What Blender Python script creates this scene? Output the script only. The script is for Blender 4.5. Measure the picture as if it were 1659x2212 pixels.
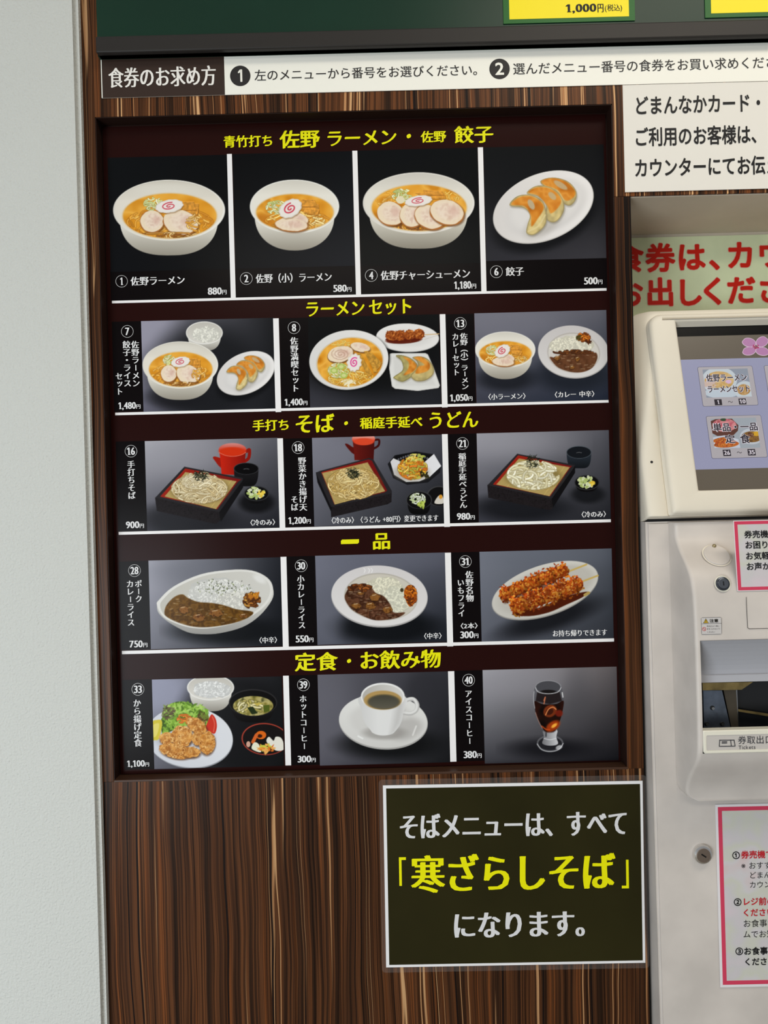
import bpy, bmesh, math, random
import numpy as np
from mathutils import Vector, Matrix

for o in list(bpy.data.objects):
    bpy.data.objects.remove(o)
SC = bpy.context.scene
COL = SC.collection

# ---------------------------------------------------------------- camera, world, lights, exposure
W, H = 1659, 2212
F = 1534.0
D = 1.15
CAMZ = 1.40
ROLL, PITCH = 0.0257, 0.0067
cr, sr = math.cos(ROLL), math.sin(ROLL)
cp, sp = math.cos(PITCH), math.sin(PITCH)
CAM = Vector((0, -D, CAMZ))
FW = Vector((0, cp, -sp)); U0 = Vector((0, sp, cp)); R0 = Vector((1, 0, 0))
RT = R0 * cr - U0 * sr
UP = R0 * sr + U0 * cr
cam = bpy.data.cameras.new('camera'); co = bpy.data.objects.new('camera', cam); COL.objects.link(co)
cam.sensor_fit = 'VERTICAL'; cam.sensor_height = 36; cam.lens = F / H * 36
cam.clip_start = 0.02
m3 = Matrix((RT, UP, -FW)).transposed()
co.matrix_world = Matrix.Translation(CAM) @ m3.to_4x4()
SC.camera = co

SC.view_settings.view_transform = 'Standard'
SC.view_settings.look = 'None'
SC.view_settings.gamma = 1
SC.view_settings.use_curve_mapping = False
SC.view_settings.exposure = 0.0

wd = bpy.data.worlds.new('world'); SC.world = wd; wd.use_nodes = True
bg = wd.node_tree.nodes['Background']
bg.inputs[0].default_value = (0.93, 0.97, 1.0, 1); bg.inputs[1].default_value = 0.30


def area(name, loc, target, sx, sy, power, col):
    l = bpy.data.lights.new(name, 'AREA'); l.shape = 'RECTANGLE'; l.size = sx; l.size_y = sy
    l.energy = power; l.color = col
    o = bpy.data.objects.new(name, l); COL.objects.link(o)
    o.location = loc
    o.rotation_euler = (Vector(target) - Vector(loc)).to_track_quat('-Z', 'Y').to_euler()
    return o


area('ceiling_lamp_light', (0.9, -1.0, 2.93), (0.8, -0.6, 0), 1.2, 0.4, 20, (1.0, 0.91, 0.77))
area('ceiling_lamp_light', (-0.2, -3.0, 2.93), (-0.2, -2.3, 0), 1.7, 0.7, 34, (1.0, 0.93, 0.82))
area('left_fill_light', (-1.75, -2.6, 0.70), (-0.35, 0, 0.45), 1.4, 1.3, 60, (0.88, 0.95, 1.0))  # unseen cool light added behind the camera for poster sheen and wall fill


# ---------------------------------------------------------------- helpers
def lin(c):
    a = np.asarray(c, dtype=np.float64) / 255.0
    return np.where(a <= 0.04045, a / 12.92, ((a + 0.055) / 1.055) ** 2.4)


def rgba(c):
    l = lin(c); return (float(l[0]), float(l[1]), float(l[2]), 1.0)


MATS = {}


def mat(name, col=(200, 200, 200), rough=0.5, spec=0.3, metal=0.0, bump=0.0, bscale=200.0, mottle=0.0, mscale=6.0, emit=0.0, coat=0.0):
    if name in MATS:
        return MATS[name]
    m = bpy.data.materials.new(name); m.use_nodes = True
    nt = m.node_tree; b = nt.nodes['Principled BSDF']
    b.inputs['Base Color'].default_value = rgba(col)
    b.inputs['Roughness'].default_value = rough
    b.inputs['Specular IOR Level'].default_value = spec
    b.inputs['Metallic'].default_value = metal
    b.inputs['Coat Weight'].default_value = coat
    if emit:
        b.inputs['Base Color'].default_value = (0.01, 0.01, 0.01, 1)
        b.inputs['Emission Color'].default_value = rgba(col); b.inputs['Emission Strength'].default_value = emit
    tc = None
    if bump or mottle:
        tc = nt.nodes.new('ShaderNodeTexCoord')
    if bump:
        n = nt.nodes.new('ShaderNodeTexNoise'); n.inputs['Scale'].default_value = bscale; n.inputs['Detail'].default_value = 3
        nt.links.new(tc.outputs['Object'], n.inputs['Vector'])
        bp = nt.nodes.new('ShaderNodeBump'); bp.inputs['Strength'].default_value = bump; bp.inputs['Distance'].default_value = 0.002
        nt.links.new(n.outputs[0], bp.inputs['Height']); nt.links.new(bp.outputs[0], b.inputs['Normal'])
    if mottle:
        n = nt.nodes.new('ShaderNodeTexNoise'); n.inputs['Scale'].default_value = mscale; n.inputs['Detail'].default_value = 4
        nt.links.new(tc.outputs['Object'], n.inputs['Vector'])
        r = nt.nodes.new('ShaderNodeValToRGB')
        c0 = [max(0, v * (1 - mottle)) for v in col]; c1 = [min(255, v * (1 + mottle)) for v in col]
        r.color_ramp.elements[0].position = 0.3; r.color_ramp.elements[1].position = 0.7
        r.color_ramp.elements[0].color = rgba(c0); r.color_ramp.elements[1].color = rgba(c1)
        nt.links.new(n.outputs[0], r.inputs[0]); nt.links.new(r.outputs[0], b.inputs['Base Color'])
    MATS[name] = m
    return m


def wood_mat(name, fx, seed, bright=1.0):
    """dark striped zebrano-like laminate, grain running up and down"""
    m = bpy.data.materials.new(name); m.use_nodes = True
    nt = m.node_tree; N = nt.nodes.new; L = nt.links.new
    b = nt.nodes['Principled BSDF']; b.inputs['Roughness'].default_value = 0.33; b.inputs['Specular IOR Level'].default_value = 0.10
    tc = N('ShaderNodeTexCoord')

    def mp(sx, sz, off):
        k = N('ShaderNodeMapping'); k.inputs['Scale'].default_value = (sx, 0.01, sz); k.inputs['Location'].default_value = (off, 0, off * 1.7)
        return k
    # a slow sideways wander of the grain
    w = N('ShaderNodeTexNoise'); w.inputs['Scale'].default_value = 1; w.inputs['Detail'].default_value = 2
    k = mp(9, 3.2, seed); L(tc.outputs['Object'], k.inputs[0]); L(k.outputs[0], w.inputs['Vector'])
    sub = N('ShaderNodeVectorMath'); sub.operation = 'MULTIPLY_ADD'
    sub.inputs[1].default_value = (0.020, 0, 0); sub.inputs[2].default_value = (-0.010, 0, 0)
    L(w.outputs[1], sub.inputs[0])
    add = N('ShaderNodeVectorMath'); add.operation = 'ADD'
    L(tc.outputs['Object'], add.inputs[0]); L(sub.outputs[0], add.inputs[1])

    def noise(sx, sz, off, det, rough=0.6):
        k = mp(sx, sz, off); L(add.outputs[0], k.inputs[0])
        n = N('ShaderNodeTexNoise'); n.inputs['Scale'].default_value = 1; n.inputs['Detail'].default_value = det
        n.inputs['Roughness'].default_value = rough
        L(k.outputs[0], n.inputs['Vector']); return n

    def ramp(n, els):
        r = N('ShaderNodeValToRGB'); e = r.color_ramp.elements
        while len(e) < len(els):
            e.new(0.5)
        for q, (p, c) in zip(e, els):
            q.position = p; q.color = rgba([min(255, v * bright) for v in c]) if isinstance(c, tuple) else (c, c, c, 1)
        L(n.outputs[0], r.inputs[0]); return r

    def mixc(kind, fac, a, c):
        x = N('ShaderNodeMix'); x.data_type = 'RGBA'; x.blend_type = kind
        if isinstance(fac, float):
            x.inputs[0].default_value = fac
        else:
            L(fac, x.inputs[0])
        L(a, x.inputs[6]); L(c, x.inputs[7]); return x.outputs[2]
    base = ramp(noise(fx, 0.5, seed, 4, 0.6), [(0.26, (24, 15, 10)), (0.40, (50, 31, 19)), (0.47, (74, 45, 27)), (0.53, (108, 66, 38)), (0.57, (64, 39, 24)), (0.64, (128, 74, 38)), (0.70, (82, 50, 30)), (0.8, (112, 70, 42))])
    fine = ramp(noise(fx * 3.4, 0.7, seed + 7, 2, 0.6), [(0.36, 0.22), (0.45, 0.62), (0.52, 1.0), (0.6, 0.8), (0.68, 1.0)])
    broad = ramp(noise(fx * 0.16, 0.25, seed + 31, 1, 0.5), [(0.3, 0.62), (0.7, 1.0)])
    c = mixc('MULTIPLY', 0.9, base.outputs[0], fine.outputs[0])
    c = mixc('MULTIPLY', 0.8, c, broad.outputs[0])
    lc = ramp(noise(fx * 2.2, 0.8, seed + 3, 1), [(0.3, (140, 92, 56)), (0.7, (196, 156, 112))])
    lm = ramp(noise(fx * 0.42, 0.3, seed + 13, 1, 0.4), [(0.596, 0.0), (0.602, 1.0), (0.620, 1.0), (0.626, 0.0)])
    c = mixc('MIX', lm.outputs[0], c, lc.outputs[0])
    lm2 = ramp(noise(fx * 0.55, 0.4, seed + 41, 1, 0.4), [(0.345, 0.0), (0.35, 0.8), (0.358, 0.8), (0.363, 0.0)])
    c = mixc('MIX', lm2.outputs[0], c, lc.outputs[0])
    dk = ramp(noise(fx * 1.3, 0.4, seed + 21, 1, 0.4), [(0.33, 1.0), (0.37, 0.0)])
    k2 = N('ShaderNodeRGB'); k2.outputs[0].default_value = rgba((22, 14, 11))
    c = mixc('MIX', dk.outputs[0], c, k2.outputs[0])
    L(c, b.inputs['Base Color'])
    MATS[name] = m
    return m


def ray(px, py):
    return FW * F + RT * (px - W / 2) - UP * (py - H / 2)


class Plane:
    """a flat face in the place: a point on it, its level direction u, its upward direction v, its outward normal n"""
    def __init__(s, p, u=(1, 0, 0), v=(0, 0, 1)):
        s.p = Vector(p); s.u = Vector(u).normalized(); s.v = Vector(v)
        s.v = (s.v - s.u * s.v.dot(s.u)).normalized(); s.n = s.u.cross(s.v)

    def uv(s, px, py):
        d = ray(px, py); t = (s.p - CAM).dot(s.n) / d.dot(s.n)
        q = CAM + d * t - s.p
        return q.dot(s.u), q.dot(s.v)

    def at(s, u, v, h=0.0):
        return s.p + s.u * u + s.v * v + s.n * h

    def off(s, h):
        return Plane(s.p + s.n * h, s.u, s.v)

    def size(s, px, py, w, h):
        a = s.uv(px - w / 2, py + w / 2 * sr); b = s.uv(px + w / 2, py - w / 2 * sr)
        c = s.uv(px, py - h / 2); d = s.uv(px, py + h / 2)
        return b[0] - a[0], c[1] - d[1]


def wallp(y):
    return Plane((0, y, 0))


def P(px, py, y):
    u, v = wallp(y).uv(px, py)
    return u, v


def newobj(name, me, m=None, parent=None):
    o = bpy.data.objects.new(name, me); COL.objects.link(o)
    if m is not None and not me.materials:
        me.materials.append(m)
    if parent is not None:
        o.parent = parent
    return o


def mesh(name, verts, faces, m, parent=None, smooth=False):
    me = bpy.data.meshes.new(name); me.from_pydata([tuple(v) for v in verts], [], faces); me.update()
    if smooth:
        me.polygons.foreach_set('use_smooth', [True] * len(me.polygons))
    return newobj(name, me, m, parent)


def thing(name, label, cat, loc, group=None):
    o = bpy.data.objects.new(name, None); COL.objects.link(o); o.empty_display_size = 0.05
    o['label'] = label; o['category'] = cat
    if group:
        o['group'] = group
    o['base'] = [float(v) for v in loc]
    o.location = loc
    return o


def settle(root):
    """parts were built in world positions: keep them there under their thing"""
    bpy.context.view_layer.update()
    inv = root.matrix_world.inverted()
    for c in root.children:
        c.matrix_parent_inverse = inv


def bm_obj(name, bm, m, parent=None, smooth=False):
    me = bpy.data.meshes.new(name); bmesh.ops.recalc_face_normals(bm, faces=bm.faces); bm.to_mesh(me); bm.free()
    if smooth:
        me.polygons.foreach_set('use_smooth', [True] * len(me.polygons))
    return newobj(name, me, m, parent)


def box(name, x0, x1, y0, y1, z0, z1, m, parent=None, bev=0.0, seg=2):
    bm = bmesh.new(); bmesh.ops.create_cube(bm, size=1)
    for v in bm.verts:
        v.co = Vector(((x0 + x1) / 2 + v.co.x * (x1 - x0), (y0 + y1) / 2 + v.co.y * (y1 - y0), (z0 + z1) / 2 + v.co.z * (z1 - z0)))
    if bev:
        bmesh.ops.bevel(bm, geom=bm.edges[:], offset=bev, segments=seg, affect='EDGES', profile=0.5)
    return bm_obj(name, bm, m, parent)


def rrect(u0, v0, u1, v1, r, n=6):
    """rounded rectangle, counter-clockwise; r may be one radius or (bl, br, tr, tl)"""
    rs = r if isinstance(r, (tuple, list)) else (r,) * 4
    pts = []
    for (cx, cy, a0, q) in ((u0, v0, 180, rs[0]), (u1, v0, 270, rs[1]), (u1, v1, 0, rs[2]), (u0, v1, 90, rs[3])):
        q = max(q, 1e-6)
        ox = cx + (q if cx == u0 else -q); oy = cy + (q if cy == v0 else -q)
        for i in range(n + 1):
            a = math.radians(a0 + 90 * i / n)
            pts.append((ox + q * math.cos(a), oy + q * math.sin(a)))
    return pts


def loops_mesh(name, pl, loops, m, parent=None, cap0=False, cap1=True, smooth=False):
    """skin through equal-length (outline, height) loops lying parallel to a plane"""
    vs = []; fs = []; n = len(loops[0][0])
    for pts, h in loops:
        vs += [pl.at(u, v, h) for u, v in pts]
    for k in range(len(loops) - 1):
        for i in range(n):
            j = (i + 1) % n
            fs.append((k * n + i, k * n + j, (k + 1) * n + j, (k + 1) * n + i))
    if cap1:
        fs.append(tuple(range((len(loops) - 1) * n, len(loops) * n)))
    if cap0:
        fs.append(tuple(reversed(range(n))))
    return mesh(name, vs, fs, m, parent, smooth)


def slab(name, pl, rect, h0, h1, m, parent=None, r=0.0, bev=0.0):
    u0, v0, u1, v1 = rect
    n = 6 if r else 1
    a = rrect(u0, v0, u1, v1, r, n)
    if bev:
        rr = tuple(max(q - bev, 0) for q in r) if isinstance(r, (tuple, list)) else max(r - bev, 0)
        b = rrect(u0 + bev, v0 + bev, u1 - bev, v1 - bev, rr, n)
        return loops_mesh(name, pl, [(a, h0), (a, h1 - bev), (b, h1)], m, parent, cap0=True)
    return loops_mesh(name, pl, [(a, h0), (a, h1)], m, parent, cap0=True)


def prect(pl, tl, br):
    a = pl.uv(*tl); b = pl.uv(*br)
    return a[0], b[1], b[0], a[1]


def disc(name, pl, c, r, h0, h1, m, parent=None, bev=0.0, n=40, ry=None):
    ry = ry or r
    f = lambda k: [(c[0] + (r - k) * math.cos(2 * math.pi * i / n), c[1] + (ry - k) * math.sin(2 * math.pi * i / n)) for i in range(n)]
    lo = [(f(0), h0), (f(0), h1 - bev)]
    if bev:
        lo += [(f(bev * 0.3), h1 - bev * 0.3), (f(bev), h1)]
    else:
        lo = [(f(0), h0), (f(0), h1)]
    return loops_mesh(name, pl, lo, m, parent, cap0=True)


def ringmesh(name, pl, c, r0, r1, h, m, parent=None, n=48):
    vs = []; fs = []
    for i in range(n):
        a = 2 * math.pi * i / n
        vs += [pl.at(c[0] + r0 * math.cos(a), c[1] + r0 * math.sin(a), h), pl.at(c[0] + r1 * math.cos(a), c[1] + r1 * math.sin(a), h)]
    for i in range(n):
        j = (i + 1) % n
        fs.append((2 * i, 2 * i + 1, 2 * j + 1, 2 * j))
    return mesh(name, vs, fs, m, parent)


# ---------------------------------------------------------------- lettering
GC = {}


def within(p, v, f):
    for q in f:
        a = v[list(q)]; b = np.roll(a, 1, 0); ins = False
        for (x1, y1), (x2, y2) in zip(a, b):
            if (y1 > p[1]) != (y2 > p[1]) and p[0] < (x2 - x1) * (p[1] - y1) / (y2 - y1) + x1:
                ins = not ins
        if ins:
            return True
    return False


def glyph(ch, off=0.0):
    k = (ch, off)
    if k not in GC:
        c = bpy.data.curves.new('g', 'FONT'); c.body = ch; c.size = 1; c.offset = off; c.resolution_u = 3
        o = bpy.data.objects.new('g', c); COL.objects.link(o)
        bpy.context.view_layer.update()
        e = o.evaluated_get(bpy.context.evaluated_depsgraph_get()); me = e.to_mesh()
        v = np.array([(q.co.x, q.co.y) for q in me.vertices], dtype=float).reshape(-1, 2)
        f = [tuple(p.vertices) for p in me.polygons]
        area_ = sum(p.area for p in me.polygons)
        e.to_mesh_clear(); bpy.data.objects.remove(o); bpy.data.curves.remove(c)
        GC[k] = (v, f, area_)
        if off < 0 and len(v):
            v0, f0 = glyph(ch)
            if not all(within((v[list(p)]).mean(0), v0, f0) for p in f):
                GC[k] = GC[(ch, 0.0)]
        if ch == '1' and len(v) < 12:
            x = v[:, 0].min(); n = len(v); fl = [(x - 0.15, 0.56), (x - 0.15, 0.50), (x + 0.02, 0.575), (x + 0.02, 0.682), (x - 0.02, 0.682)]
            GC[k] = (np.vstack([v, fl]), f + [tuple(range(n, n + 5))], area_)
    return GC[k][:2]


ADV = {' ': 0.4, ',': 0.28, '1': 0.5, '.': 0.28}


def adv(ch, style):
    if ch in ADV:
        return ADV[ch]
    if ord(ch) < 128:
        v, _ = glyph(ch)
        return float(v[:, 0].max()) + 0.07 if len(v) else 0.4
    return 1.0


def circ(r, n=8):
    return [(0, 0)] + [(r * math.cos(2 * math.pi * i / n), r * math.sin(2 * math.pi * i / n)) for i in range(n)]


# each style: how a glyph is inked - outline offset and the pen's spread (thick uprights, thin level strokes for the serif faces)
STY = {
    'serif': (-0.004, [(-0.036, 0), (-0.012, 0), (0.012, 0), (0.036, 0)]),
    'heavy': (-0.003, [(-0.045, -0.004), (-0.022, 0.004), (0, 0), (0.022, -0.004), (0.045, 0.004)]),
    'mincho': (0.0, [(-0.008, 0), (0.008, 0)]),
    'brush': (0.0, [(-0.032, -0.014), (-0.012, -0.005), (0.012, 0.006), (0.032, 0.014)]),
    'gothic': (0.0, [(0, 0)]),
    'bold': (0.0, circ(0.022)),
    'round': (0.0, circ(0.030, 10)),
    'halo': (0.0, circ(0.075, 12)),
    'roundhalo': (0.0, circ(0.048, 12)),
}
SMALL = 'ッャュョァィゥェォっゃゅょ'


def ink(ch, style):
    off, sp_ = STY[style]
    v, f = glyph(ch, off)
    vs = []; fs = []
    if not len(v):
        return np.zeros((0, 3)), []
    v = np.hstack([v, np.zeros((len(v), 1))])
    for k, (dx, dy) in enumerate(sp_):
        n = sum(len(a) for a in vs)
        vs.append(v + np.array([dx, dy, k])); fs += [tuple(i + n for i in q) for q in f]
    v = np.vstack(vs)
    if ch == '1' and style in ('serif', 'heavy', 'mincho'):
        cx = (v[:, 0].max() + v[:, 0].max() - 0.10) / 2 - 0.02; n = len(v)
        v = np.vstack([v, [(cx - 0.16, 0, 9), (cx + 0.16, 0, 9), (cx + 0.16, 0.055, 9), (cx - 0.16, 0.055, 9)]]); fs.append((n, n + 1, n + 2, n + 3))
    return v, fs


def layout(s, style, gap=0.0):
    """one level line: returns verts, faces in em units"""
    x = 0; vs = []; fs = []; n = 0
    for ch in s:
        v, f = ink(ch, style)
        if len(v):
            vs.append(v + np.array([x, 0, 0])); fs += [tuple(i + n for i in q) for q in f]; n += len(v)
        x += adv(ch, style) + gap
    return np.vstack(vs), fs, x


LH = 0.0004


LAP = 2.5e-5                     # overlapping pen passes lie one on the other, never in the same plane


def fit(v, scale, shift):
    o = v.copy(); o[:, :2] = v[:, :2] * np.array(scale) + np.array(shift); return o


def put_text(name, pl, v, f, m, parent, h=LH):
    return mesh(name, [pl.at(a, b, h + k * LAP) for a, b, k in v], f, m, parent)


def text_box(name, s, pl, cx, cy, w, h, m, parent, style='serif', lift=LH, gap=0.0):
    """letter a line so that its inked box is w x h pixels of the photograph about (cx, cy)"""
    v, f, _ = layout(s, style, gap)
    lo = v.min(0)[:2]; hi = v.max(0)[:2]
    uw, vh = pl.size(cx, cy, w, h)
    c = np.array(pl.uv(cx, cy)); k = np.array([uw, vh]) / (hi - lo)
    q = fit(v, k, c - (lo + hi) / 2 * k)
    return put_text(name, pl, q, f, m, parent, lift)


def text_left(name, s, pl, xl, yc, em, m, parent, style='gothic', lift=LH, sx=1.0, gap=0.0):
    v, f, _ = layout(s, style, gap)
    e = pl.size(xl, yc, em, em)
    u, w = pl.uv(xl, yc)
    k = np.array([e[0] * sx, e[1]])
    q = fit(v, k, np.array([u, w]) - np.array([0.06, 0.37]) * k)
    return put_text(name, pl, q, f, m, parent, lift)


def text_chars(name, items, pl, em, m, parent, style, lift=LH):
    vs = []; fs = []; n = 0
    for ch, px, py in items:
        v, f = ink(ch, style); e = pl.size(px, py, em, em); u, w = pl.uv(px, py)
        q = fit(v, e, np.array([u, w]) - np.array([0.5, 0.37]) * np.array(e))
        vs.append(q); fs += [tuple(i + n for i in k) for k in f]; n += len(q)
    return put_text(name, pl, np.vstack(vs), fs, m, parent, lift)


def columns(name, cols, pl, m, parent, style='serif', lift=LH):
    """upright columns: (string, x, y top, y bottom, width) in photograph pixels"""
    vs = []; fs = []; n = 0
    for s, px, y0, y1, wd_ in cols:
        k = len(s); cell = (y1 - y0) / k
        for i, ch in enumerate(s):
            py = y0 + cell * (i + 0.5)
            x = px + (py - (y0 + y1) / 2) * sr
            v, f = ink(ch, style); q = v - np.array([0.5, 0.37, 0])
            if ch in 'ー（）':
                q = np.stack([q[:, 1], -q[:, 0], q[:, 2]], 1)
                if ch == 'ー':
                    q = q * np.array([1.5, 0.8, 1])
            if ch in SMALL:
                q = q + np.array([0.06, 0.09, 0])
            e = pl.size(x, py, wd_, cell * 1.04); u, w = pl.uv(x, py)
            q = fit(q, e, (u, w))
            vs.append(q); fs += [tuple(j + n for j in z) for z in f]; n += len(q)
    return put_text(name, pl, np.vstack(vs), fs, m, parent, lift)


def price(pl, s, xl, xr, yc, h, m, parent):
    """figures with a small yen sign after them, as one printed price"""
    v, f, x = layout(s, 'heavy', -0.02)
    lo = v.min(0)[:2]; hi = v.max(0)[:2]
    wn = (xr - xl)
    yw = h * 0.62
    nw = wn - yw - h * 0.05
    cxn = xl + nw / 2
    uw, vh = pl.size(cxn, yc, nw, h)
    c = np.array(pl.uv(cxn, yc + (xr - xl - nw) / 2 * sr))
    if ',' in s:
        lo[1] = -0.009
    k = np.array([uw, vh]) / (hi - lo)
    q = fit(v, k, c - (lo + hi) / 2 * k)
    v2, f2 = ink('円', 'serif')
    lo2 = v2.min(0)[:2]; hi2 = v2.max(0)[:2]
    cx2 = xr - yw / 2
    e = pl.size(cx2, yc, yw, yw)
    c2 = np.array(pl.uv(cx2, yc - (cx2 - (xl + xr) / 2) * sr + (h - yw) / 2))
    k2 = np.array(e) / (hi2 - lo2)
    q2 = fit(v2, k2, c2 - (lo2 + hi2) / 2 * k2)
    n = len(q)
    return put_text('price_lettering', pl, np.vstack([q, q2]), f + [tuple(i + n for i in z) for z in f2], m, parent)


def badge(pl, num, px, py, r, m, parent, name='number_badge'):
    """a thin ring with a figure inside"""
    R = pl.size(px, py, r * 2, r * 2)[0] / 2; c = pl.uv(px, py)
    t = max(R * 0.05, 0.0004)
    vs = []; fs = []; n = 48
    for i in range(n):
        a = 2 * math.pi * i / n
        vs += [(c[0] + (R - t) * math.cos(a), c[1] + (R - t) * math.sin(a), 0), (c[0] + R * math.cos(a), c[1] + R * math.sin(a), 0)]
    for i in range(n):
        j = (i + 1) % n
        fs.append((2 * i, 2 * i + 1, 2 * j + 1, 2 * j))
    v, f, _ = layout(num, 'heavy', -0.02)
    lo = v.min(0)[:2]; hi = v.max(0)[:2]
    hh = R * 1.22; ww = hh * (0.40 if len(num) == 1 and num == '1' else 0.58 if len(num) == 1 else 1.08)
    z = np.array([ww, hh]) / (hi - lo)
    q = fit(v, z, np.array(c) - (lo + hi) / 2 * z)
    k = len(vs)
    return put_text(name, pl, np.vstack([np.array(vs), q]), fs + [tuple(i + k for i in z) for z in f], m, parent)


# ---------------------------------------------------------------- printing: pictures printed on paper, one dot per vertex of the sheet
def catmull(pts, k=6, closed=True):
    p = np.array(pts, dtype=float); n = len(p); out = []
    rng = range(n) if closed else range(n - 1)
    for i in rng:
        if closed:
            a, b, c, d = p[(i - 1) % n], p[i], p[(i + 1) % n], p[(i + 2) % n]
        else:
            a, b, c, d = p[max(i - 1, 0)], p[i], p[i + 1], p[min(i + 2, n - 1)]
        for t in np.linspace(0, 1, k, endpoint=False):
            out.append(0.5 * (2 * b + (c - a) * t + (2 * a - 5 * b + 4 * c - d) * t * t + (3 * b - a - 3 * c + d) * t ** 3))
    if not closed:
        out.append(p[-1])
    return np.array(out)


class Print:
    def __init__(s, pl, tl, br, zoom, step=1.0):
        u0, v0, u1, v1 = prect(pl, tl, br)
        k = pl.size((tl[0] + br[0]) / 2, (tl[1] + br[1]) / 2, 100, 100)
        nx = max(8, int((u1 - u0) / k[0] * 100 / step)); ny = max(8, int((v1 - v0) / k[1] * 100 / step))
        us = np.linspace(u0, u1, nx); vs = np.linspace(v1, v0, ny)
        UU, VV = np.meshgrid(us, vs)
        p = np.array(pl.p) - np.array(CAM)
        Q = p + UU[..., None] * np.array(pl.u) + VV[..., None] * np.array(pl.v)
        dz = Q @ np.array(FW)
        px = Q @ np.array(RT) / dz * F + W / 2; py = -(Q @ np.array(UP)) / dz * F + H / 2
        s.pl, s.UU, s.VV, s.nx, s.ny = pl, UU, VV, nx, ny
        x0, y0, sc = zoom
        s.X = (px - x0) * sc; s.Y = (py - y0) * sc; s.px = sc * step
        s.im = np.zeros((ny, nx, 3)); s.rs = np.random.RandomState(int(x0 * 7 + y0 * 3) % 9999)
        s.stack = []

    def push(s, tx, ty, sx, sy):
        s.stack.append((s.X, s.Y, s.px)); s.X = (s.X - tx) / sx; s.Y = (s.Y - ty) / sy; s.px = s.px / math.sqrt(sx * sy)

    def pop(s):
        s.X, s.Y, s.px = s.stack.pop()

    def win(s, x0, y0, x1, y1):
        xr = s.X[s.ny // 2]; yr = s.Y[:, s.nx // 2]
        mx = 0.03 * abs(yr[-1] - yr[0]) + 3 * s.px; my = 0.03 * abs(xr[-1] - xr[0]) + 3 * s.px
        j0, j1 = np.searchsorted(xr, [x0 - mx, x1 + mx]); i0, i1 = np.searchsorted(yr, [y0 - my, y1 + my])
        return slice(i0, i1), slice(j0, j1)

    def put(s, wn, m, col, a=1.0):
        c = np.asarray(col, dtype=float)
        if c.ndim == 3 and c.shape[:2] == s.im.shape[:2]:
            c = c[wn]
        k = (m * a)[..., None]
        s.im[wn] = s.im[wn] * (1 - k) + c * k

    def fill(s, c):
        s.im[:] = c

    def grad4(s, tl, tr, bl, br):
        a = np.linspace(0, 1, s.nx)[None, :, None]; b = np.linspace(0, 1, s.ny)[:, None, None]
        t, u, v, w = [np.array(q, float) for q in (tl, tr, bl, br)]
        s.im[:] = (t * (1 - a) + u * a) * (1 - b) + (v * (1 - a) + w * a) * b

    def vg(s, c0, c1, y0, y1):
        t = np.clip((s.Y - y0) / (y1 - y0), 0, 1)[..., None]
        return np.array(c0, float) * (1 - t) + np.array(c1, float) * t

    def hg(s, c0, c1, x0, x1):
        t = np.clip((s.X - x0) / (x1 - x0), 0, 1)[..., None]
        return np.array(c0, float) * (1 - t) + np.array(c1, float) * t

    def noise(s, sc, seed=0, octv=2):
        out = 0; amp = 1; tot = 0
        for o in range(octv):
            r = np.random.RandomState(seed + o * 17); T = r.rand(64, 64)
            x = s.X / sc * 2 ** o + 100; y = s.Y / sc * 2 ** o + 100
            xi = np.floor(x).astype(int); yi = np.floor(y).astype(int); fx = x - xi; fy = y - yi
            fx = fx * fx * (3 - 2 * fx); fy = fy * fy * (3 - 2 * fy)
            g = lambda a, b: T[(yi + b) % 64, (xi + a) % 64]
            out = out + amp * ((g(0, 0) * (1 - fx) + g(1, 0) * fx) * (1 - fy) + (g(0, 1) * (1 - fx) + g(1, 1) * fx) * fy)
            tot += amp; amp *= 0.55
        return out / tot

    def ncol(s, cols, sc, seed=0, octv=2, gain=1.6):
        n = np.clip((s.noise(sc, seed, octv) - 0.5) * gain + 0.5, 0, 0.9999) * (len(cols) - 1)
        i = n.astype(int); f = (n - i)[..., None]; c = np.array(cols, float)
        return c[i] * (1 - f) + c[i + 1] * f

    def q(s, wn, cx, cy, rx, ry, a=0):
        x = s.X[wn] - cx; y = s.Y[wn] - cy; ca, sa = math.cos(math.radians(a)), math.sin(math.radians(a))
        return np.sqrt(((x * ca + y * sa) / rx) ** 2 + ((-x * sa + y * ca) / ry) ** 2)

    def ell(s, cx, cy, rx, ry, col, a=0, soft=1.0, al=1.0, wob=0, seed=0, clip=None):
        r = max(rx, ry) + soft
        wn = s.win(cx - r, cy - r, cx + r, cy + r)
        q = s.q(wn, cx, cy, rx, ry, a)
        if wob:
            q = q + (s.noise(min(rx, ry) * 0.6, seed)[wn] - 0.5) * wob
        m = np.clip((1 - q) * min(rx, ry) / max(soft, s.px) + 0.5, 0, 1)
        if soft > s.px * 2:
            m = m * m * (3 - 2 * m)
        if clip is not None:
            m = m * clip[wn]
        s.put(wn, m, col, al)

    def emask(s, cx, cy, rx, ry, a=0):
        wn = (slice(None), slice(None))
        return np.clip((1 - s.q(wn, cx, cy, rx, ry, a)) * min(rx, ry) / s.px + 0.5, 0, 1)

    def pmask(s, pts, wn, soft=None):
        p = np.array(pts, float); x = s.X[wn]; y = s.Y[wn]
        ins = np.zeros(x.shape, bool); d = np.full(x.shape, 1e9)
        for i in range(len(p)):
            ax, ay = p[i]; bx, by = p[(i + 1) % len(p)]
            if ay != by:
                c = ((ay > y) != (by > y)) & (x < (bx - ax) * (y - ay) / (by - ay) + ax)
                ins ^= c
            ex, ey = bx - ax, by - ay; L2 = ex * ex + ey * ey + 1e-9
            t = np.clip(((x - ax) * ex + (y - ay) * ey) / L2, 0, 1)
            d = np.minimum(d, np.hypot(x - ax - t * ex, y - ay - t * ey))
        sd = np.where(ins, d, -d)
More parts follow.
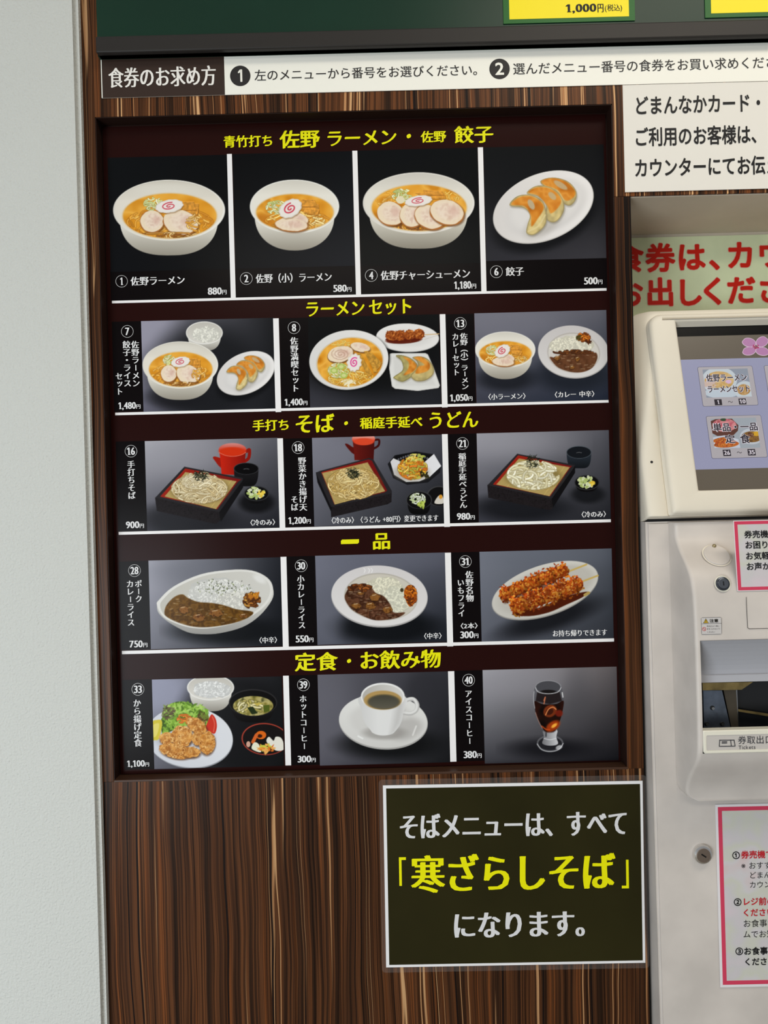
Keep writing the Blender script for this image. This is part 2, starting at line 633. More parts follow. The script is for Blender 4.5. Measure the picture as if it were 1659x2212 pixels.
        return np.clip(sd / (soft or s.px) + 0.5, 0, 1), sd

    def poly(s, pts, col, al=1.0, soft=None, edge=None, ew=0, clip=None, smooth=0):
        p = catmull(pts, smooth) if smooth else np.array(pts, float)
        sf = soft or s.px
        wn = s.win(p[:, 0].min() - sf, p[:, 1].min() - sf, p[:, 0].max() + sf, p[:, 1].max() + sf)
        m, sd = s.pmask(p, wn, soft)
        if clip is not None:
            m = m * clip[wn]
        s.put(wn, m, col, al)
        if edge is not None:
            e = np.clip(1 - sd / ew, 0, 1) * m
            s.put(wn, e, edge)

    def line(s, pts, w, col, al=1.0, soft=None, smooth=0, clip=None):
        p = catmull(pts, smooth, False) if smooth else np.array(pts, float)
        wn = s.win(p[:, 0].min() - w, p[:, 1].min() - w, p[:, 0].max() + w, p[:, 1].max() + w)
        x = s.X[wn]; y = s.Y[wn]; d = np.full(x.shape, 1e9)
        for i in range(len(p) - 1):
            ax, ay = p[i]; ex, ey = p[i + 1] - p[i]; L2 = ex * ex + ey * ey + 1e-9
            t = np.clip(((x - ax) * ex + (y - ay) * ey) / L2, 0, 1)
            d = np.minimum(d, np.hypot(x - ax - t * ex, y - ay - t * ey))
        m = np.clip((w / 2 - d) / (soft or s.px) + 0.5, 0, 1)
        if clip is not None:
            m = m * clip[wn]
        s.put(wn, m, col, al)

    def strands(s, cx, cy, rx, ry, n, w, cols, dark, ln=80, clip=None, ang=None, bend=0.9, peak=0.0):
        """a heap of noodles: each strand a curved stroke with a darker edge"""
        R = s.rs
        for k in range(n):
            t = R.rand() * 2 * math.pi; r = math.sqrt(R.rand())
            x = cx + rx * r * math.cos(t); y = cy + ry * r * math.sin(t)
            a = (R.rand() * math.pi * 2) if ang is None else math.radians(ang + R.randn() * 30)
            b = (R.rand() - 0.5) * 2 * bend; pts = [(x, y)]
            m = 5
            for i in range(m):
                a += b / m * 2.2 + R.randn() * 0.12
                x += ln / m * math.cos(a); y += ln / m * math.sin(a) * 0.72
                e = math.hypot((x - cx) / rx, (y - cy) / ry)
                if e > 1.02:
                    x = cx + (x - cx) / e; y = cy + (y - cy) / e
                pts.append((x, y))
            c = np.array(cols[R.randint(len(cols))], float) * (0.88 + 0.2 * R.rand())
            s.line(pts, w * 1.45, dark, 0.75, smooth=3, clip=clip)
            s.line(pts, w, np.clip(c, 0, 255), 1, smooth=3, clip=clip)
            s.line([(a_, b_ - w * 0.15) for a_, b_ in pts], w * 0.35, np.clip(c * 1.12 + 8, 0, 255), 0.6, smooth=3, clip=clip)

    def blobs(s, cx, cy, rx, ry, n, r, cols, al=1.0, clip=None, stretch=1.6):
        R = s.rs
        for k in range(n):
            t = R.rand() * 2 * math.pi; q = math.sqrt(R.rand())
            s.ell(cx + rx * q * math.cos(t), cy + ry * q * math.sin(t), r * (0.6 + R.rand() * 0.8) * stretch, r * (0.6 + R.rand() * 0.8) / stretch,
                  cols[R.randint(len(cols))], a=R.rand() * 180, al=al, clip=clip)

    def mesh(s, name, m, parent, lift=0.0003):
        P3 = np.array(s.pl.p) + s.UU[..., None] * np.array(s.pl.u) + s.VV[..., None] * np.array(s.pl.v) + np.array(s.pl.n) * lift
        n = s.nx * s.ny
        idx = np.arange(n).reshape(s.ny, s.nx)
        q = np.stack([idx[1:, :-1], idx[1:, 1:], idx[:-1, 1:], idx[:-1, :-1]], -1).reshape(-1, 4)
        me = bpy.data.meshes.new(name)
        me.vertices.add(n); me.vertices.foreach_set('co', P3.reshape(-1).astype(np.float32))
        me.loops.add(len(q) * 4); me.loops.foreach_set('vertex_index', q.reshape(-1).astype(np.int32))
        me.polygons.add(len(q)); me.polygons.foreach_set('loop_start', (np.arange(len(q)) * 4).astype(np.int32))
        me.polygons.foreach_set('loop_total', np.full(len(q), 4, np.int32))
        me.update(calc_edges=True); me.validate()
        a = me.color_attributes.new('ink', 'FLOAT_COLOR', 'POINT')
        c = np.ones((n, 4), np.float32); c[:, :3] = lin(np.clip(s.im.reshape(-1, 3), 0, 255)) * INK
        a.data.foreach_set('color', c.reshape(-1))
        return newobj(name, me, m, parent)


INK = 1.0


def ink_mat(name, rough=0.3, spec=0.12, emit=0.0):
    m = bpy.data.materials.new(name); m.use_nodes = True
    nt = m.node_tree; b = nt.nodes['Principled BSDF']
    a = nt.nodes.new('ShaderNodeVertexColor'); a.layer_name = 'ink'
    b.inputs['Roughness'].default_value = rough; b.inputs['Specular IOR Level'].default_value = spec
    if emit:
        b.inputs['Base Color'].default_value = (0.01, 0.01, 0.01, 1)
        nt.links.new(a.outputs[0], b.inputs['Emission Color']); b.inputs['Emission Strength'].default_value = emit
    else:
        nt.links.new(a.outputs[0], b.inputs['Base Color'])
    return m


# ---- the dishes as they are pictured
def naruto(c, cx, cy, rx, ry, a=0, pink=(205, 70, 90), spiky=0.0):
    pts = []; n = 44
    ca, sa = math.cos(math.radians(a)), math.sin(math.radians(a))
    T = lambda x, y: (cx + x * rx * ca - y * ry * sa, cy + x * rx * sa + y * ry * ca)
    for i in range(n):
        t = 2 * math.pi * i / n; k = 1 + (0.03 + spiky) * math.sin(t * 11)
        pts.append(T(k * math.cos(t), k * math.sin(t)))
    c.poly([(x + 4, y + 7) for x, y in pts], (120, 80, 40), 0.5, soft=c.px * 3)
    c.poly(pts, (232, 226, 220), edge=(205, 196, 184), ew=min(rx, ry) * 0.14)
    sp = []
    for i in range(40):
        t = 1.0 + i / 39 * 4.6 * math.pi * 0.72; r = 0.08 + 0.50 * i / 39
        sp.append(T(r * math.cos(t), r * math.sin(t)))
    c.line(sp, min(rx, ry) * 0.17, pink)


def chashu(c, cx, cy, rx, ry, a=0, seed=1, dark=(172, 108, 52)):
    c.ell(cx + 4, cy + 9, rx * 1.02, ry * 1.02, (96, 56, 22), a, soft=14, al=0.75)
    c.ell(cx, cy + 3, rx, ry, dark, a, wob=0.12, seed=seed)
    c.ell(cx, cy - 1, rx * 0.965, ry * 0.95, (233, 215, 188), a, wob=0.12, seed=seed)
    c.ell(cx + rx * 0.1, cy - ry * 0.05, rx * 0.72, ry * 0.7, c.ncol([(222, 196, 178), (236, 218, 202), (214, 182, 164)], rx * 0.25, seed), a, soft=rx * 0.35, al=0.8)
    c.ell(cx + rx * 0.35, cy - ry * 0.1, rx * 0.3, ry * 0.35, (205, 160, 146), a, soft=rx * 0.4, al=0.5)


def bowl_body(c, cx, cy, rx, base_y, p=0.8, top=(214, 210, 200), bot=(150, 144, 132), f=0.91):
    pts = []
    for i in range(41):
        t = math.pi * i / 40; x = math.cos(t); y = math.sin(t)
        pts.append((cx + rx * f * math.copysign(abs(x) ** p, x), cy + (base_y - cy) * y ** 0.8))
    pts = [(cx + rx * 0.98, cy)] + pts[1:-1] + [(cx - rx * 0.98, cy)]
    c.poly(pts, c.vg(top, bot, cy + (base_y - cy) * 0.35, base_y))


def menma(c, quads, col=(206, 142, 56)):
    for q in quads:
        c.poly([(x + 3, y + 5) for x, y in q], (130, 78, 24), 0.7, soft=c.px * 2)
        c.poly(q, c.ncol([tuple(v * 0.85 for v in col), col, tuple(min(255, v * 1.15) for v in col)], 14, 3))
        c.line([q[0], q[1]], c.px * 1.2, tuple(min(255, v * 1.22) for v in col), 0.7)


def negi(c, cx, cy, rx, ry, n=22, w=7):
    c.strands(cx, cy, rx, ry, n, w, [(226, 226, 178), (206, 212, 150), (236, 232, 204), (190, 200, 128)], (140, 130, 60), ln=rx * 1.0, bend=1.6)


SOUP = [(196, 122, 24), (222, 152, 44), (236, 176, 74), (208, 136, 34)]


def soup(c, cx, cy, rx, ry, seed=0, a=0):
    c.ell(cx, cy, rx + 6, ry + 6, (214, 190, 146), a, soft=8, al=0.8)
    c.ell(cx, cy, rx, ry, c.ncol(SOUP, rx * 0.35, seed), a, soft=5)


def ramen_a(c):
    """wide bowl, two slices of pork"""
    bowl_body(c, 472, 640, 335, 892)
    c.ell(473, 613, 346, 188, c.hg((222, 218, 208), (234, 231, 224), 130, 800))
    c.ell(473, 607, 334, 176, c.vg((196, 190, 178), (226, 220, 208), 430, 560))
    c.ell(450, 480, 230, 40, (226, 222, 212), soft=60, al=0.6, clip=c.emask(473, 607, 330, 172))
    soup(c, 477, 648, 289, 138, 3)
    cl = c.emask(477, 650, 284, 134)
    c.strands(477, 690, 262, 92, 90, 9, [(222, 160, 62), (236, 184, 92), (206, 138, 44)], (166, 98, 24), 110, cl)
    menma(c, [[(560, 570), (655, 572), (652, 635), (570, 640)], [(585, 590), (655, 600), (648, 640), (580, 640)], [(555, 560), (625, 560), (640, 610), (560, 612)]])
    negi(c, 378, 575, 60, 40, 26)
    chashu(c, 368, 682, 74, 70, 10, 5)
    chashu(c, 545, 688, 110, 76, 10, 9)
    c.strands(640, 690, 60, 50, 12, 9, [(236, 196, 120), (222, 160, 62)], (150, 90, 24), 60, cl)
    c.strands(480, 768, 190, 16, 26, 8, [(196, 140, 66), (226, 186, 120), (150, 96, 40)], (96, 54, 18), 60, cl)
    naruto(c, 475, 588, 86, 40, -9)


def ramen_b(c, p=0.95):
    """small deep bowl"""
    bowl_body(c, 1248, 620, 272, 862, p)
    c.ell(1248, 590, 276, 166, c.hg((226, 224, 218), (232, 230, 224), 970, 1520))
    c.ell(1248, 584, 264, 154, c.vg((206, 202, 192), (228, 224, 214), 430, 520))
    soup(c, 1250, 626, 238, 112, 8)
    cl = c.emask(1250, 628, 234, 110)
    c.ell(1060, 670, 60, 40, (186, 112, 30), soft=40, al=0.6, clip=cl)
    c.strands(1270, 680, 200, 55, 46, 9, [(226, 172, 80), (240, 200, 116), (210, 146, 52)], (166, 98, 24), 90, cl)
    negi(c, 1135, 595, 62, 42, 30)
    menma(c, [[(1280, 570), (1395, 575), (1400, 625), (1300, 610)], [(1290, 545), (1370, 548), (1390, 590), (1290, 590)], [(1300, 600), (1400, 610), (1390, 645), (1310, 630)]])
    chashu(c, 1262, 668, 72, 42, 12, 3)
    chashu(c, 1228, 702, 102, 42, 4, 12)
    c.strands(1395, 680, 50, 26, 12, 9, [(240, 214, 150), (226, 180, 90)], (150, 96, 30), 60, cl)
    naruto(c, 1222, 602, 76, 52, -32)


def ramen_c(c):
    """wide bowl, four slices of pork"""
    bowl_body(c, 412, 650, 336, 908, top=(206, 202, 190), bot=(140, 134, 122))
    c.ell(413, 626, 345, 190, c.hg((218, 214, 206), (230, 226, 220), 70, 760))
    c.ell(413, 620, 333, 178, c.vg((200, 196, 188), (224, 220, 210), 440, 560))
    soup(c, 416, 655, 292, 142, 4)
    cl = c.emask(416, 657, 287, 138)
    c.strands(250, 610, 110, 50, 18, 8, [(224, 168, 72), (236, 186, 96)], (176, 110, 30), 90, cl)
    c.strands(620, 580, 60, 30, 12, 7, [(232, 190, 96)], (170, 110, 30), 60, cl)
    menma(c, [[(390, 560), (575, 575), (580, 600), (470, 600)], [(440, 545), (560, 552), (570, 575), (450, 575)]])
    negi(c, 312, 578, 62, 38, 28)
    c.ell(300, 606, 26, 24, (226, 216, 184))
    c.strands(360, 770, 200, 26, 40, 8, [(170, 112, 50), (206, 156, 90), (130, 80, 36)], (70, 38, 14), 70, cl)
    for x, y, rx, ry, a, sd in ((240, 690, 86, 74, 20, 3), (372, 700, 78, 78, 20, 6), (480, 712, 98, 72, 24, 9), (588, 682, 110, 78, 14, 2)):
        chashu(c, x, y, rx, ry, a, sd)
    naruto(c, 412, 612, 84, 32, -8)


def gyoza(c, body, crust, pale=(206, 186, 128)):
    b = catmull(body, 6)
    c.poly([(x + 5, y + 9) for x, y in b], (120, 112, 96), 0.55, soft=c.px * 5)
    c.poly(b, c.ncol([tuple(v * 0.84 for v in pale), pale, tuple(min(255, v * 1.1) for v in pale)], 40, 5), edge=tuple(v * 0.72 for v in pale), ew=c.px * 3)
    k = catmull(crust, 6)
    c.poly(k, c.ncol([(176, 100, 30), (206, 126, 40), (222, 150, 62), (200, 116, 36)], 60, 7), soft=c.px * 3)


def gyoza_plate(c):
    c.ell(1185, 720, 330, 190, (14, 15, 17), -21, soft=60, al=0.75)
    c.ell(1183, 651, 325, 206, (196, 192, 188), -22)
    c.ell(1183, 648, 321, 202, c.hg((214, 210, 208), (232, 229, 228), 900, 1450), -22)
    c.ell(1200, 655, 262, 150, (206, 203, 202), -24, soft=40, al=0.75)
    c.ell(1200, 640, 240, 130, (224, 221, 219), -24, soft=50, al=0.7)
    c.ell(1190, 740, 140, 70, (160, 154, 146), -38, soft=50, al=0.45)
    gyoza(c, [(1165, 490), (1240, 468), (1330, 490), (1382, 545), (1384, 600), (1350, 640), (1305, 625), (1270, 560), (1200, 530)],
          [(1172, 490), (1240, 472), (1325, 495), (1378, 550), (1370, 590), (1320, 610), (1270, 545), (1200, 520)])
    c.ell(1290, 515, 48, 17, (190, 168, 130), 32, al=0.9, soft=6)
    gyoza(c, [(1080, 565), (1140, 520), (1230, 530), (1295, 590), (1312, 660), (1280, 725), (1238, 745), (1195, 715), (1200, 640), (1150, 585)],
          [(1090, 560), (1145, 528), (1230, 538), (1288, 590), (1285, 640), (1230, 690), (1205, 640), (1150, 580)])
    c.ell(1238, 582, 30, 17, (192, 170, 130), 45, al=0.9, soft=6)
    gyoza(c, [(975, 640), (1020, 585), (1100, 575), (1175, 610), (1200, 680), (1195, 760), (1130, 820), (1080, 812), (1085, 760), (1100, 700), (1060, 655)],
          [(985, 635), (1030, 592), (1100, 582), (1165, 615), (1185, 660), (1150, 720), (1110, 770), (1105, 700), (1065, 645)])
    c.ell(1108, 635, 34, 17, (186, 170, 140), 62, al=0.95, soft=6)
    c.line([(1090, 800), (1150, 770), (1195, 700)], 10, (222, 206, 156), 0.7, smooth=4)


def rice_heap(c, cx, cy, rx, ry, seed=3, tint=(226, 224, 214)):
    c.ell(cx, cy, rx, ry, tuple(v * 0.86 for v in tint), wob=0.35, seed=seed)
    c.blobs(cx, cy, rx * 0.97, ry * 0.95, int(rx * ry / 40), 7, [tint, tuple(v * 0.9 for v in tint), tuple(min(255, v * 1.05) for v in tint), tuple(v * 0.88 for v in tint)])


def white_bowl(c, cx, cy, rx, ry, base):
    bowl_body(c, cx, cy + 4, rx * 0.985, base, 0.7, (216, 213, 206), (146, 141, 132))
    c.ell(cx, cy, rx, ry, (230, 228, 224)); c.ell(cx, cy, rx * 0.955, ry * 0.93, c.vg((188, 184, 176), (216, 212, 204), cy - ry, cy + ry))


def tray(c, top, red, front, right, mat_q):
    """black box tray with red inside walls: outer rim, inner rim, front and right faces, the slatted mat"""
    c.poly(front, c.ncol([(22, 19, 20), (34, 30, 32), (26, 22, 24)], 12, 3))
    c.poly(right, (16, 15, 17))
    c.poly(top, (38, 36, 39)); c.poly(red, c.hg((150, 34, 22), (112, 20, 20), red[0][0], red[2][0]))
    c.poly(mat_q, (176, 152, 92))
    a, b, d, e = [np.array(q, float) for q in mat_q]      # tl, tr, br, bl
    for i in range(46):
        t = i / 45
        c.line([a * (1 - t) + e * t, b * (1 - t) + d * t], c.px * 0.9, (132, 108, 58) if i % 2 else (206, 182, 118), 0.75)
    for t in (0.2, 0.62, 0.9):
        c.line([a * (1 - t) + b * t, e * (1 - t) + d * t], c.px * 0.8, (214, 186, 110), 0.8)


def nori(c, cx, cy, rx, ry, n=70):
    for k in range(n):
        t = c.rs.rand() * 6.28; r = math.sqrt(c.rs.rand()); x = cx + rx * r * math.cos(t); y = cy + ry * r * math.sin(t)
        a = c.rs.rand() * 6.28
        c.line([(x, y), (x + 26 * math.cos(a), y + 22 * math.sin(a))], c.px * 1.1, [(30, 34, 22), (48, 52, 32), (22, 24, 18)][k % 3], 0.95)


def black_cup(c, cx, cy, rx, ry, base, col=(22, 21, 23), inn=(9, 8, 9), lite=(66, 66, 70)):
    bowl_body(c, cx, cy, rx, base, 0.42, col, tuple(v * 0.5 for v in col), 0.97)
    c.ell(cx, cy, rx, ry, lite); c.ell(cx, cy + 1, rx * 0.95, ry * 0.93, inn)
    c.line([(cx - 22, cy + ry * 0.1), (cx, cy + ry * 0.02), (cx + 24, cy + ry * 0.1)], c.px, (120, 120, 124), 0.8, smooth=4)


def condiment(c, cx, cy, rx, ry, base):
    bowl_body(c, cx, cy, rx, base, 0.7, (24, 23, 25), (10, 9, 10))
    c.ell(cx, cy, rx, ry, (52, 52, 55)); c.ell(cx, cy + 1, rx * 0.93, ry * 0.9, (12, 12, 13))
    cl = None
    for k in range(40):
        t = c.rs.rand() * 6.28; r = math.sqrt(c.rs.rand())
        c.ell(cx - 8 + rx * 0.68 * r * math.cos(t), cy - 4 + ry * 0.72 * r * math.sin(t), 15, 11, [(214, 220, 176), (186, 202, 132), (226, 230, 204), (168, 186, 110)][k % 4], a=k * 40)
        c.ell(cx - 8 + rx * 0.68 * r * math.cos(t), cy - 4 + ry * 0.72 * r * math.sin(t), 8, 5, (156, 168, 96), a=k * 40, al=0.7)
    for k in range(12):
        c.ell(cx + rx * 0.4 + c.rs.randn() * 14, cy + 6 + c.rs.randn() * 14, 14, 8, [(222, 186, 60), (236, 206, 84)][k % 2], a=k * 33)


def curry(c, pts, seed, cols, chunks=(), gl=26, box_=None):
    c.poly(pts, c.ncol(cols, 50, seed, 3), smooth=5, soft=c.px * 2)
    x0, y0, x1, y1 = box_; msk = c.pm(pts)
    for k in range(gl):
        x = x0 + c.rs.rand() * (x1 - x0); y = y0 + c.rs.rand() * (y1 - y0)
        c.line([(x, y), (x + 14 + c.rs.rand() * 22, y - 4 + c.rs.rand() * 8)], c.px * 1.3, (206, 184, 150), 0.45, soft=c.px * 1.6, clip=msk)
    for (x, y, rx, ry) in chunks:
        c.ell(x, y + 4, rx * 1.1, ry * 1.1, tuple(v * 0.6 for v in cols[0]), soft=8, al=0.8)
        c.ell(x, y, rx, ry, c.ncol([(100, 62, 26), (142, 94, 44), (84, 48, 20)], 18, int(x)), wob=0.6, seed=int(y), soft=8)
        c.line([(x - rx * 0.5, y - ry * 0.5), (x + rx * 0.2, y - ry * 0.7)], c.px * 1.6, (226, 204, 168), 0.7, soft=c.px * 1.5)


def _pm(c, pts):
    k = catmull(pts, 5); out = np.zeros(c.X.shape)
    wn = c.win(k[:, 0].min(), k[:, 1].min(), k[:, 0].max(), k[:, 1].max())
    m, _ = c.pmask(k, wn); out[wn] = m
    return out


Print.pm = _pm


def crumbs(c, x0, y0, x1, y1, r, n, cols, taper=0.0):
    """a breaded skewer from one end to the other"""
    L_ = math.hypot(x1 - x0, y1 - y0)
    for k in range(n):
        t = -0.07 + 1.14 * c.rs.rand(); o = max(-1, min(1, c.rs.randn() * 0.46))
        lump = 0.84 + 0.16 * abs(math.cos(t * math.pi * L_ / (r * 1.7)))
        end = math.sqrt(max(0.0, 1 - (max(-t, t - 1, 0) / 0.08) ** 2))
        nx, ny = -(y1 - y0) / L_, (x1 - x0) / L_
        x = x0 + (x1 - x0) * t + nx * o * r * lump * end; y = y0 + (y1 - y0) * t + ny * o * r * lump * end
        sh = 0.66 + 0.42 * (0.5 - o * 0.5) - 0.16 * (lump < 0.89)
        cc = np.array(cols[c.rs.randint(len(cols))], float) * sh
        c.ell(x, y, 7 + c.rs.rand() * 8, 5 + c.rs.rand() * 6, np.clip(cc, 0, 255), a=c.rs.rand() * 180)


FRY = [(196, 92, 22), (220, 126, 36), (168, 66, 16), (232, 152, 58), (134, 48, 14), (206, 84, 30)]


def dish_1(c):
    c.grad4((16, 18, 20), (12, 13, 15), (18, 19, 22), (14, 15, 17)); ramen_a(c)


def dish_2(c):
    c.grad4((13, 14, 16), (15, 17, 20), (16, 17, 20), (26, 28, 34)); ramen_b(c)


def dish_4(c):
    c.grad4((15, 17, 19), (14, 16, 18), (13, 14, 15), (16, 17, 18)); ramen_c(c)


def dish_6(c):
    c.grad4((18, 20, 22), (15, 16, 18), (44, 44, 50), (58, 57, 62)); c.ell(1200, 480, 500, 300, (20, 21, 23), soft=300, al=0.6); gyoza_plate(c)


def dish_7(c):
    c.grad4((148, 146, 160), (26, 27, 30), (96, 95, 110), (24, 25, 28))
    c.ell(380, 300, 260, 200, (150, 148, 164), soft=220, al=0.8); c.ell(900, 700, 460, 420, (25, 26, 29), soft=300, al=0.9)
    c.ell(640, 900, 240, 90, (26, 26, 30), soft=80, al=0.8)
    white_bowl(c, 875, 352, 157, 97, 505); rice_heap(c, 893, 365, 118, 66, 5)
    c.push(348 - 128 * .933, 425 - 425 * 1.069, .933, 1.069); ramen_a(c); c.pop()
    c.push(980 - 870 * .794, 510 - 428 * .836, .794, .836); gyoza_plate(c); c.pop()


def dish_8(c):
    c.grad4((14, 15, 16), (16, 17, 18), (58, 58, 66), (34, 35, 40)); c.ell(900, 500, 700, 450, (14, 15, 16), soft=260, al=0.9)
    c.ell(1235, 425, 289, 131, (192, 190, 188), 2); c.ell(1235, 421, 286, 127, (226, 224, 222), 2); c.ell(1235, 425, 210, 80, (212, 210, 208), 2, soft=40, al=0.7)
    c.ell(1200, 445, 165, 34, (92, 30, 16), -3, soft=6); c.line([(1380, 398), (1525, 388)], 8, (206, 172, 120)); c.line([(1390, 440), (1515, 400)], 5, (190, 180, 170), 0.6)
    for x, y, rx in ((1088, 405, 56), (1168, 402, 50), (1254, 398, 48), (1340, 390, 50)):
        c.ell(x, y, rx, 48, (150, 74, 28)); c.blobs(x, y, rx * 0.95, 46, 70, 7, [(176, 92, 36), (206, 126, 58), (140, 66, 24), (110, 46, 18)])
    c.line([(1040, 440), (1120, 462), (1220, 450), (1340, 440)], 16, (88, 26, 12), 0.9, smooth=4)
    # square dish
    c.poly([(1078, 585), (1412, 580), (1530, 885), (1100, 910)], (20, 20, 22), 0.9, soft=30)
    c.poly([(1072, 572), (1095, 566), (1400, 566), (1422, 578), (1475, 700), (1532, 862), (1520, 885), (1330, 912), (1120, 892), (1092, 870), (1066, 700)], (220, 219, 216), edge=(186, 184, 182), ew=8)
    c.poly([(1100, 600), (1395, 596), (1490, 860), (1125, 868)], (206, 205, 202), 0.7, soft=24)
    gyoza(c, [(1128, 590), (1180, 584), (1260, 610), (1325, 670), (1320, 730), (1275, 780), (1190, 828), (1115, 800), (1112, 780), (1190, 720), (1180, 640)],
          [(1195, 600), (1260, 620), (1318, 680), (1280, 740), (1200, 768), (1240, 710), (1245, 650)], (176, 164, 104))
    gyoza(c, [(1280, 605), (1350, 595), (1420, 620), (1470, 690), (1470, 760), (1400, 815), (1310, 820), (1265, 770), (1330, 700), (1320, 640)],
          [(1300, 610), (1360, 600), (1430, 650), (1440, 700), (1400, 738), (1310, 752), (1335, 690), (1390, 670)], (186, 168, 112))
    c.ell(700, 640, 372, 272, (12, 12, 13), -8, soft=40, al=0.8)
    c.ell(696, 628, 364, 273, (196, 194, 190), -6); c.ell(696, 623, 362, 268, c.hg((216, 214, 212), (230, 228, 226), 340, 1050), -6)
    c.ell(705, 645, 312, 226, (204, 196, 180), -8, soft=10)
    soup(c, 706, 650, 300, 222, 6, -8)
    cl = c.emask(706, 652, 294, 216, -8)
    c.strands(620, 480, 90, 30, 14, 7, [(228, 196, 110)], (180, 130, 40), 80, cl)
    c.strands(720, 800, 210, 66, 60, 10, [(232, 192, 96), (240, 212, 136), (214, 160, 60)], (160, 104, 28), 110, cl)
    chashu(c, 800, 512, 92, 44, 12, 4, (120, 78, 44)); chashu(c, 620, 575, 122, 76, -14, 8, (120, 78, 44))
    sp = [(620 + (8 + i * 2.4) * math.cos(i * 0.5), 575 + (6 + i * 1.5) * math.sin(i * 0.5)) for i in range(34)]
    c.line(sp, 8, (176, 138, 116), 0.55)
    menma(c, [[(770, 575), (800, 565), (910, 760), (870, 785)], [(835, 550), (870, 545), (968, 705), (930, 730)], [(880, 560), (905, 560), (1000, 655), (968, 708)], [(880, 580), (905, 590), (960, 740), (925, 745)]], (190, 140, 56))
    c.ell(600, 735, 100, 70, (190, 184, 70), soft=50, al=0.5)
    negi(c, 600, 725, 92, 66, 34, 9)
    for x, y in ((625, 690), (560, 725), (650, 770)):
        c.ell(x, y, 34, 28, (172, 192, 96)); c.ell(x, y, 20, 15, (206, 212, 140))
    c.blobs(690, 835, 70, 26, 20, 12, [(236, 226, 196), (222, 200, 140)])
    naruto(c, 745, 652, 66, 82, 10, (222, 72, 150), 0.05)


def dish_13(c):
    c.grad4((112, 112, 124), (94, 94, 104), (60, 62, 74), (34, 40, 54)); c.ell(650, 300, 500, 160, (122, 122, 134), soft=200, al=0.5)
    c.ell(610, 800, 260, 110, (26, 28, 34), soft=100, al=0.85); c.ell(1220, 760, 330, 160, (28, 32, 40), soft=140, al=0.85)
    c.push(325 - 973 * 1.0036, 368 - 425, 1.0036, 1.0); ramen_b(c); c.pop()
    c.ell(1228, 556, 326, 242, (176, 172, 170), 5); c.ell(1226, 550, 323, 238, c.vg((196, 192, 192), (214, 211, 210), 330, 780), 5)
    c.ell(1230, 562, 242, 184, (178, 172, 166), 5, soft=8); c.ell(1230, 566, 234, 178, (206, 202, 196), 5, soft=10)
    rice_heap(c, 1205, 500, 195, 92, 4, (226, 222, 204))
    pts = [(1012, 600), (1070, 605), (1130, 560), (1220, 545), (1300, 545), (1400, 560), (1440, 565), (1446, 620), (1400, 700), (1310, 740), (1200, 738), (1090, 700), (1030, 640)]
    curry(c, pts, 5, [(74, 44, 28), (104, 66, 42), (86, 52, 32)], [(1265, 620, 20, 22), (1215, 695, 22, 14), (1080, 610, 30, 20)], 24, (1030, 570, 1430, 720))
    c.strands(1225, 555, 190, 14, 22, 14, [(120, 70, 34), (84, 46, 24)], (50, 28, 16), 40)
    c.strands(1320, 420, 58, 40, 34, 12, [(196, 106, 30), (220, 134, 46), (120, 60, 22)], (84, 40, 16), 40)
    c.blobs(1275, 425, 20, 16, 8, 9, [(70, 66, 30)]); c.blobs(1365, 460, 30, 14, 14, 9, [(96, 48, 22), (70, 34, 18)])


def teapot(c, cx, top, w, base, red, lidc, handle=True):
    c.line([(cx - w * 0.95, top + 128), (cx - w * 0.72, top + 165), (cx - w * 0.4, top + 215)], 36, tuple(v * 0.8 for v in red), smooth=5)
    c.line([(cx - w * 1.25, top + 128), (cx - w * 0.95, top + 150), (cx - w * 0.6, top + 200)], 24, tuple(v * 0.75 for v in red), smooth=5)
    c.line([(cx + w * 0.85, top + 75), (cx + w * 1.12, top + 62), (cx + w * 1.15, top + 115), (cx + w * 0.85, top + 160)], 24, tuple(v * 0.72 for v in red), smooth=6)
    c.poly([(cx - w * 0.96, top + 60), (cx + w, top + 60), (cx + w * 0.95, base - 8), (cx + w * 0.5, base), (cx - w * 0.7, base), (cx - w * 0.84, base - 8)], c.hg(tuple(v * 0.85 for v in red), tuple(v * 0.55 for v in red), cx - w, cx + w))
    c.ell(cx, top + 58, w * 1.06, 62, lidc)


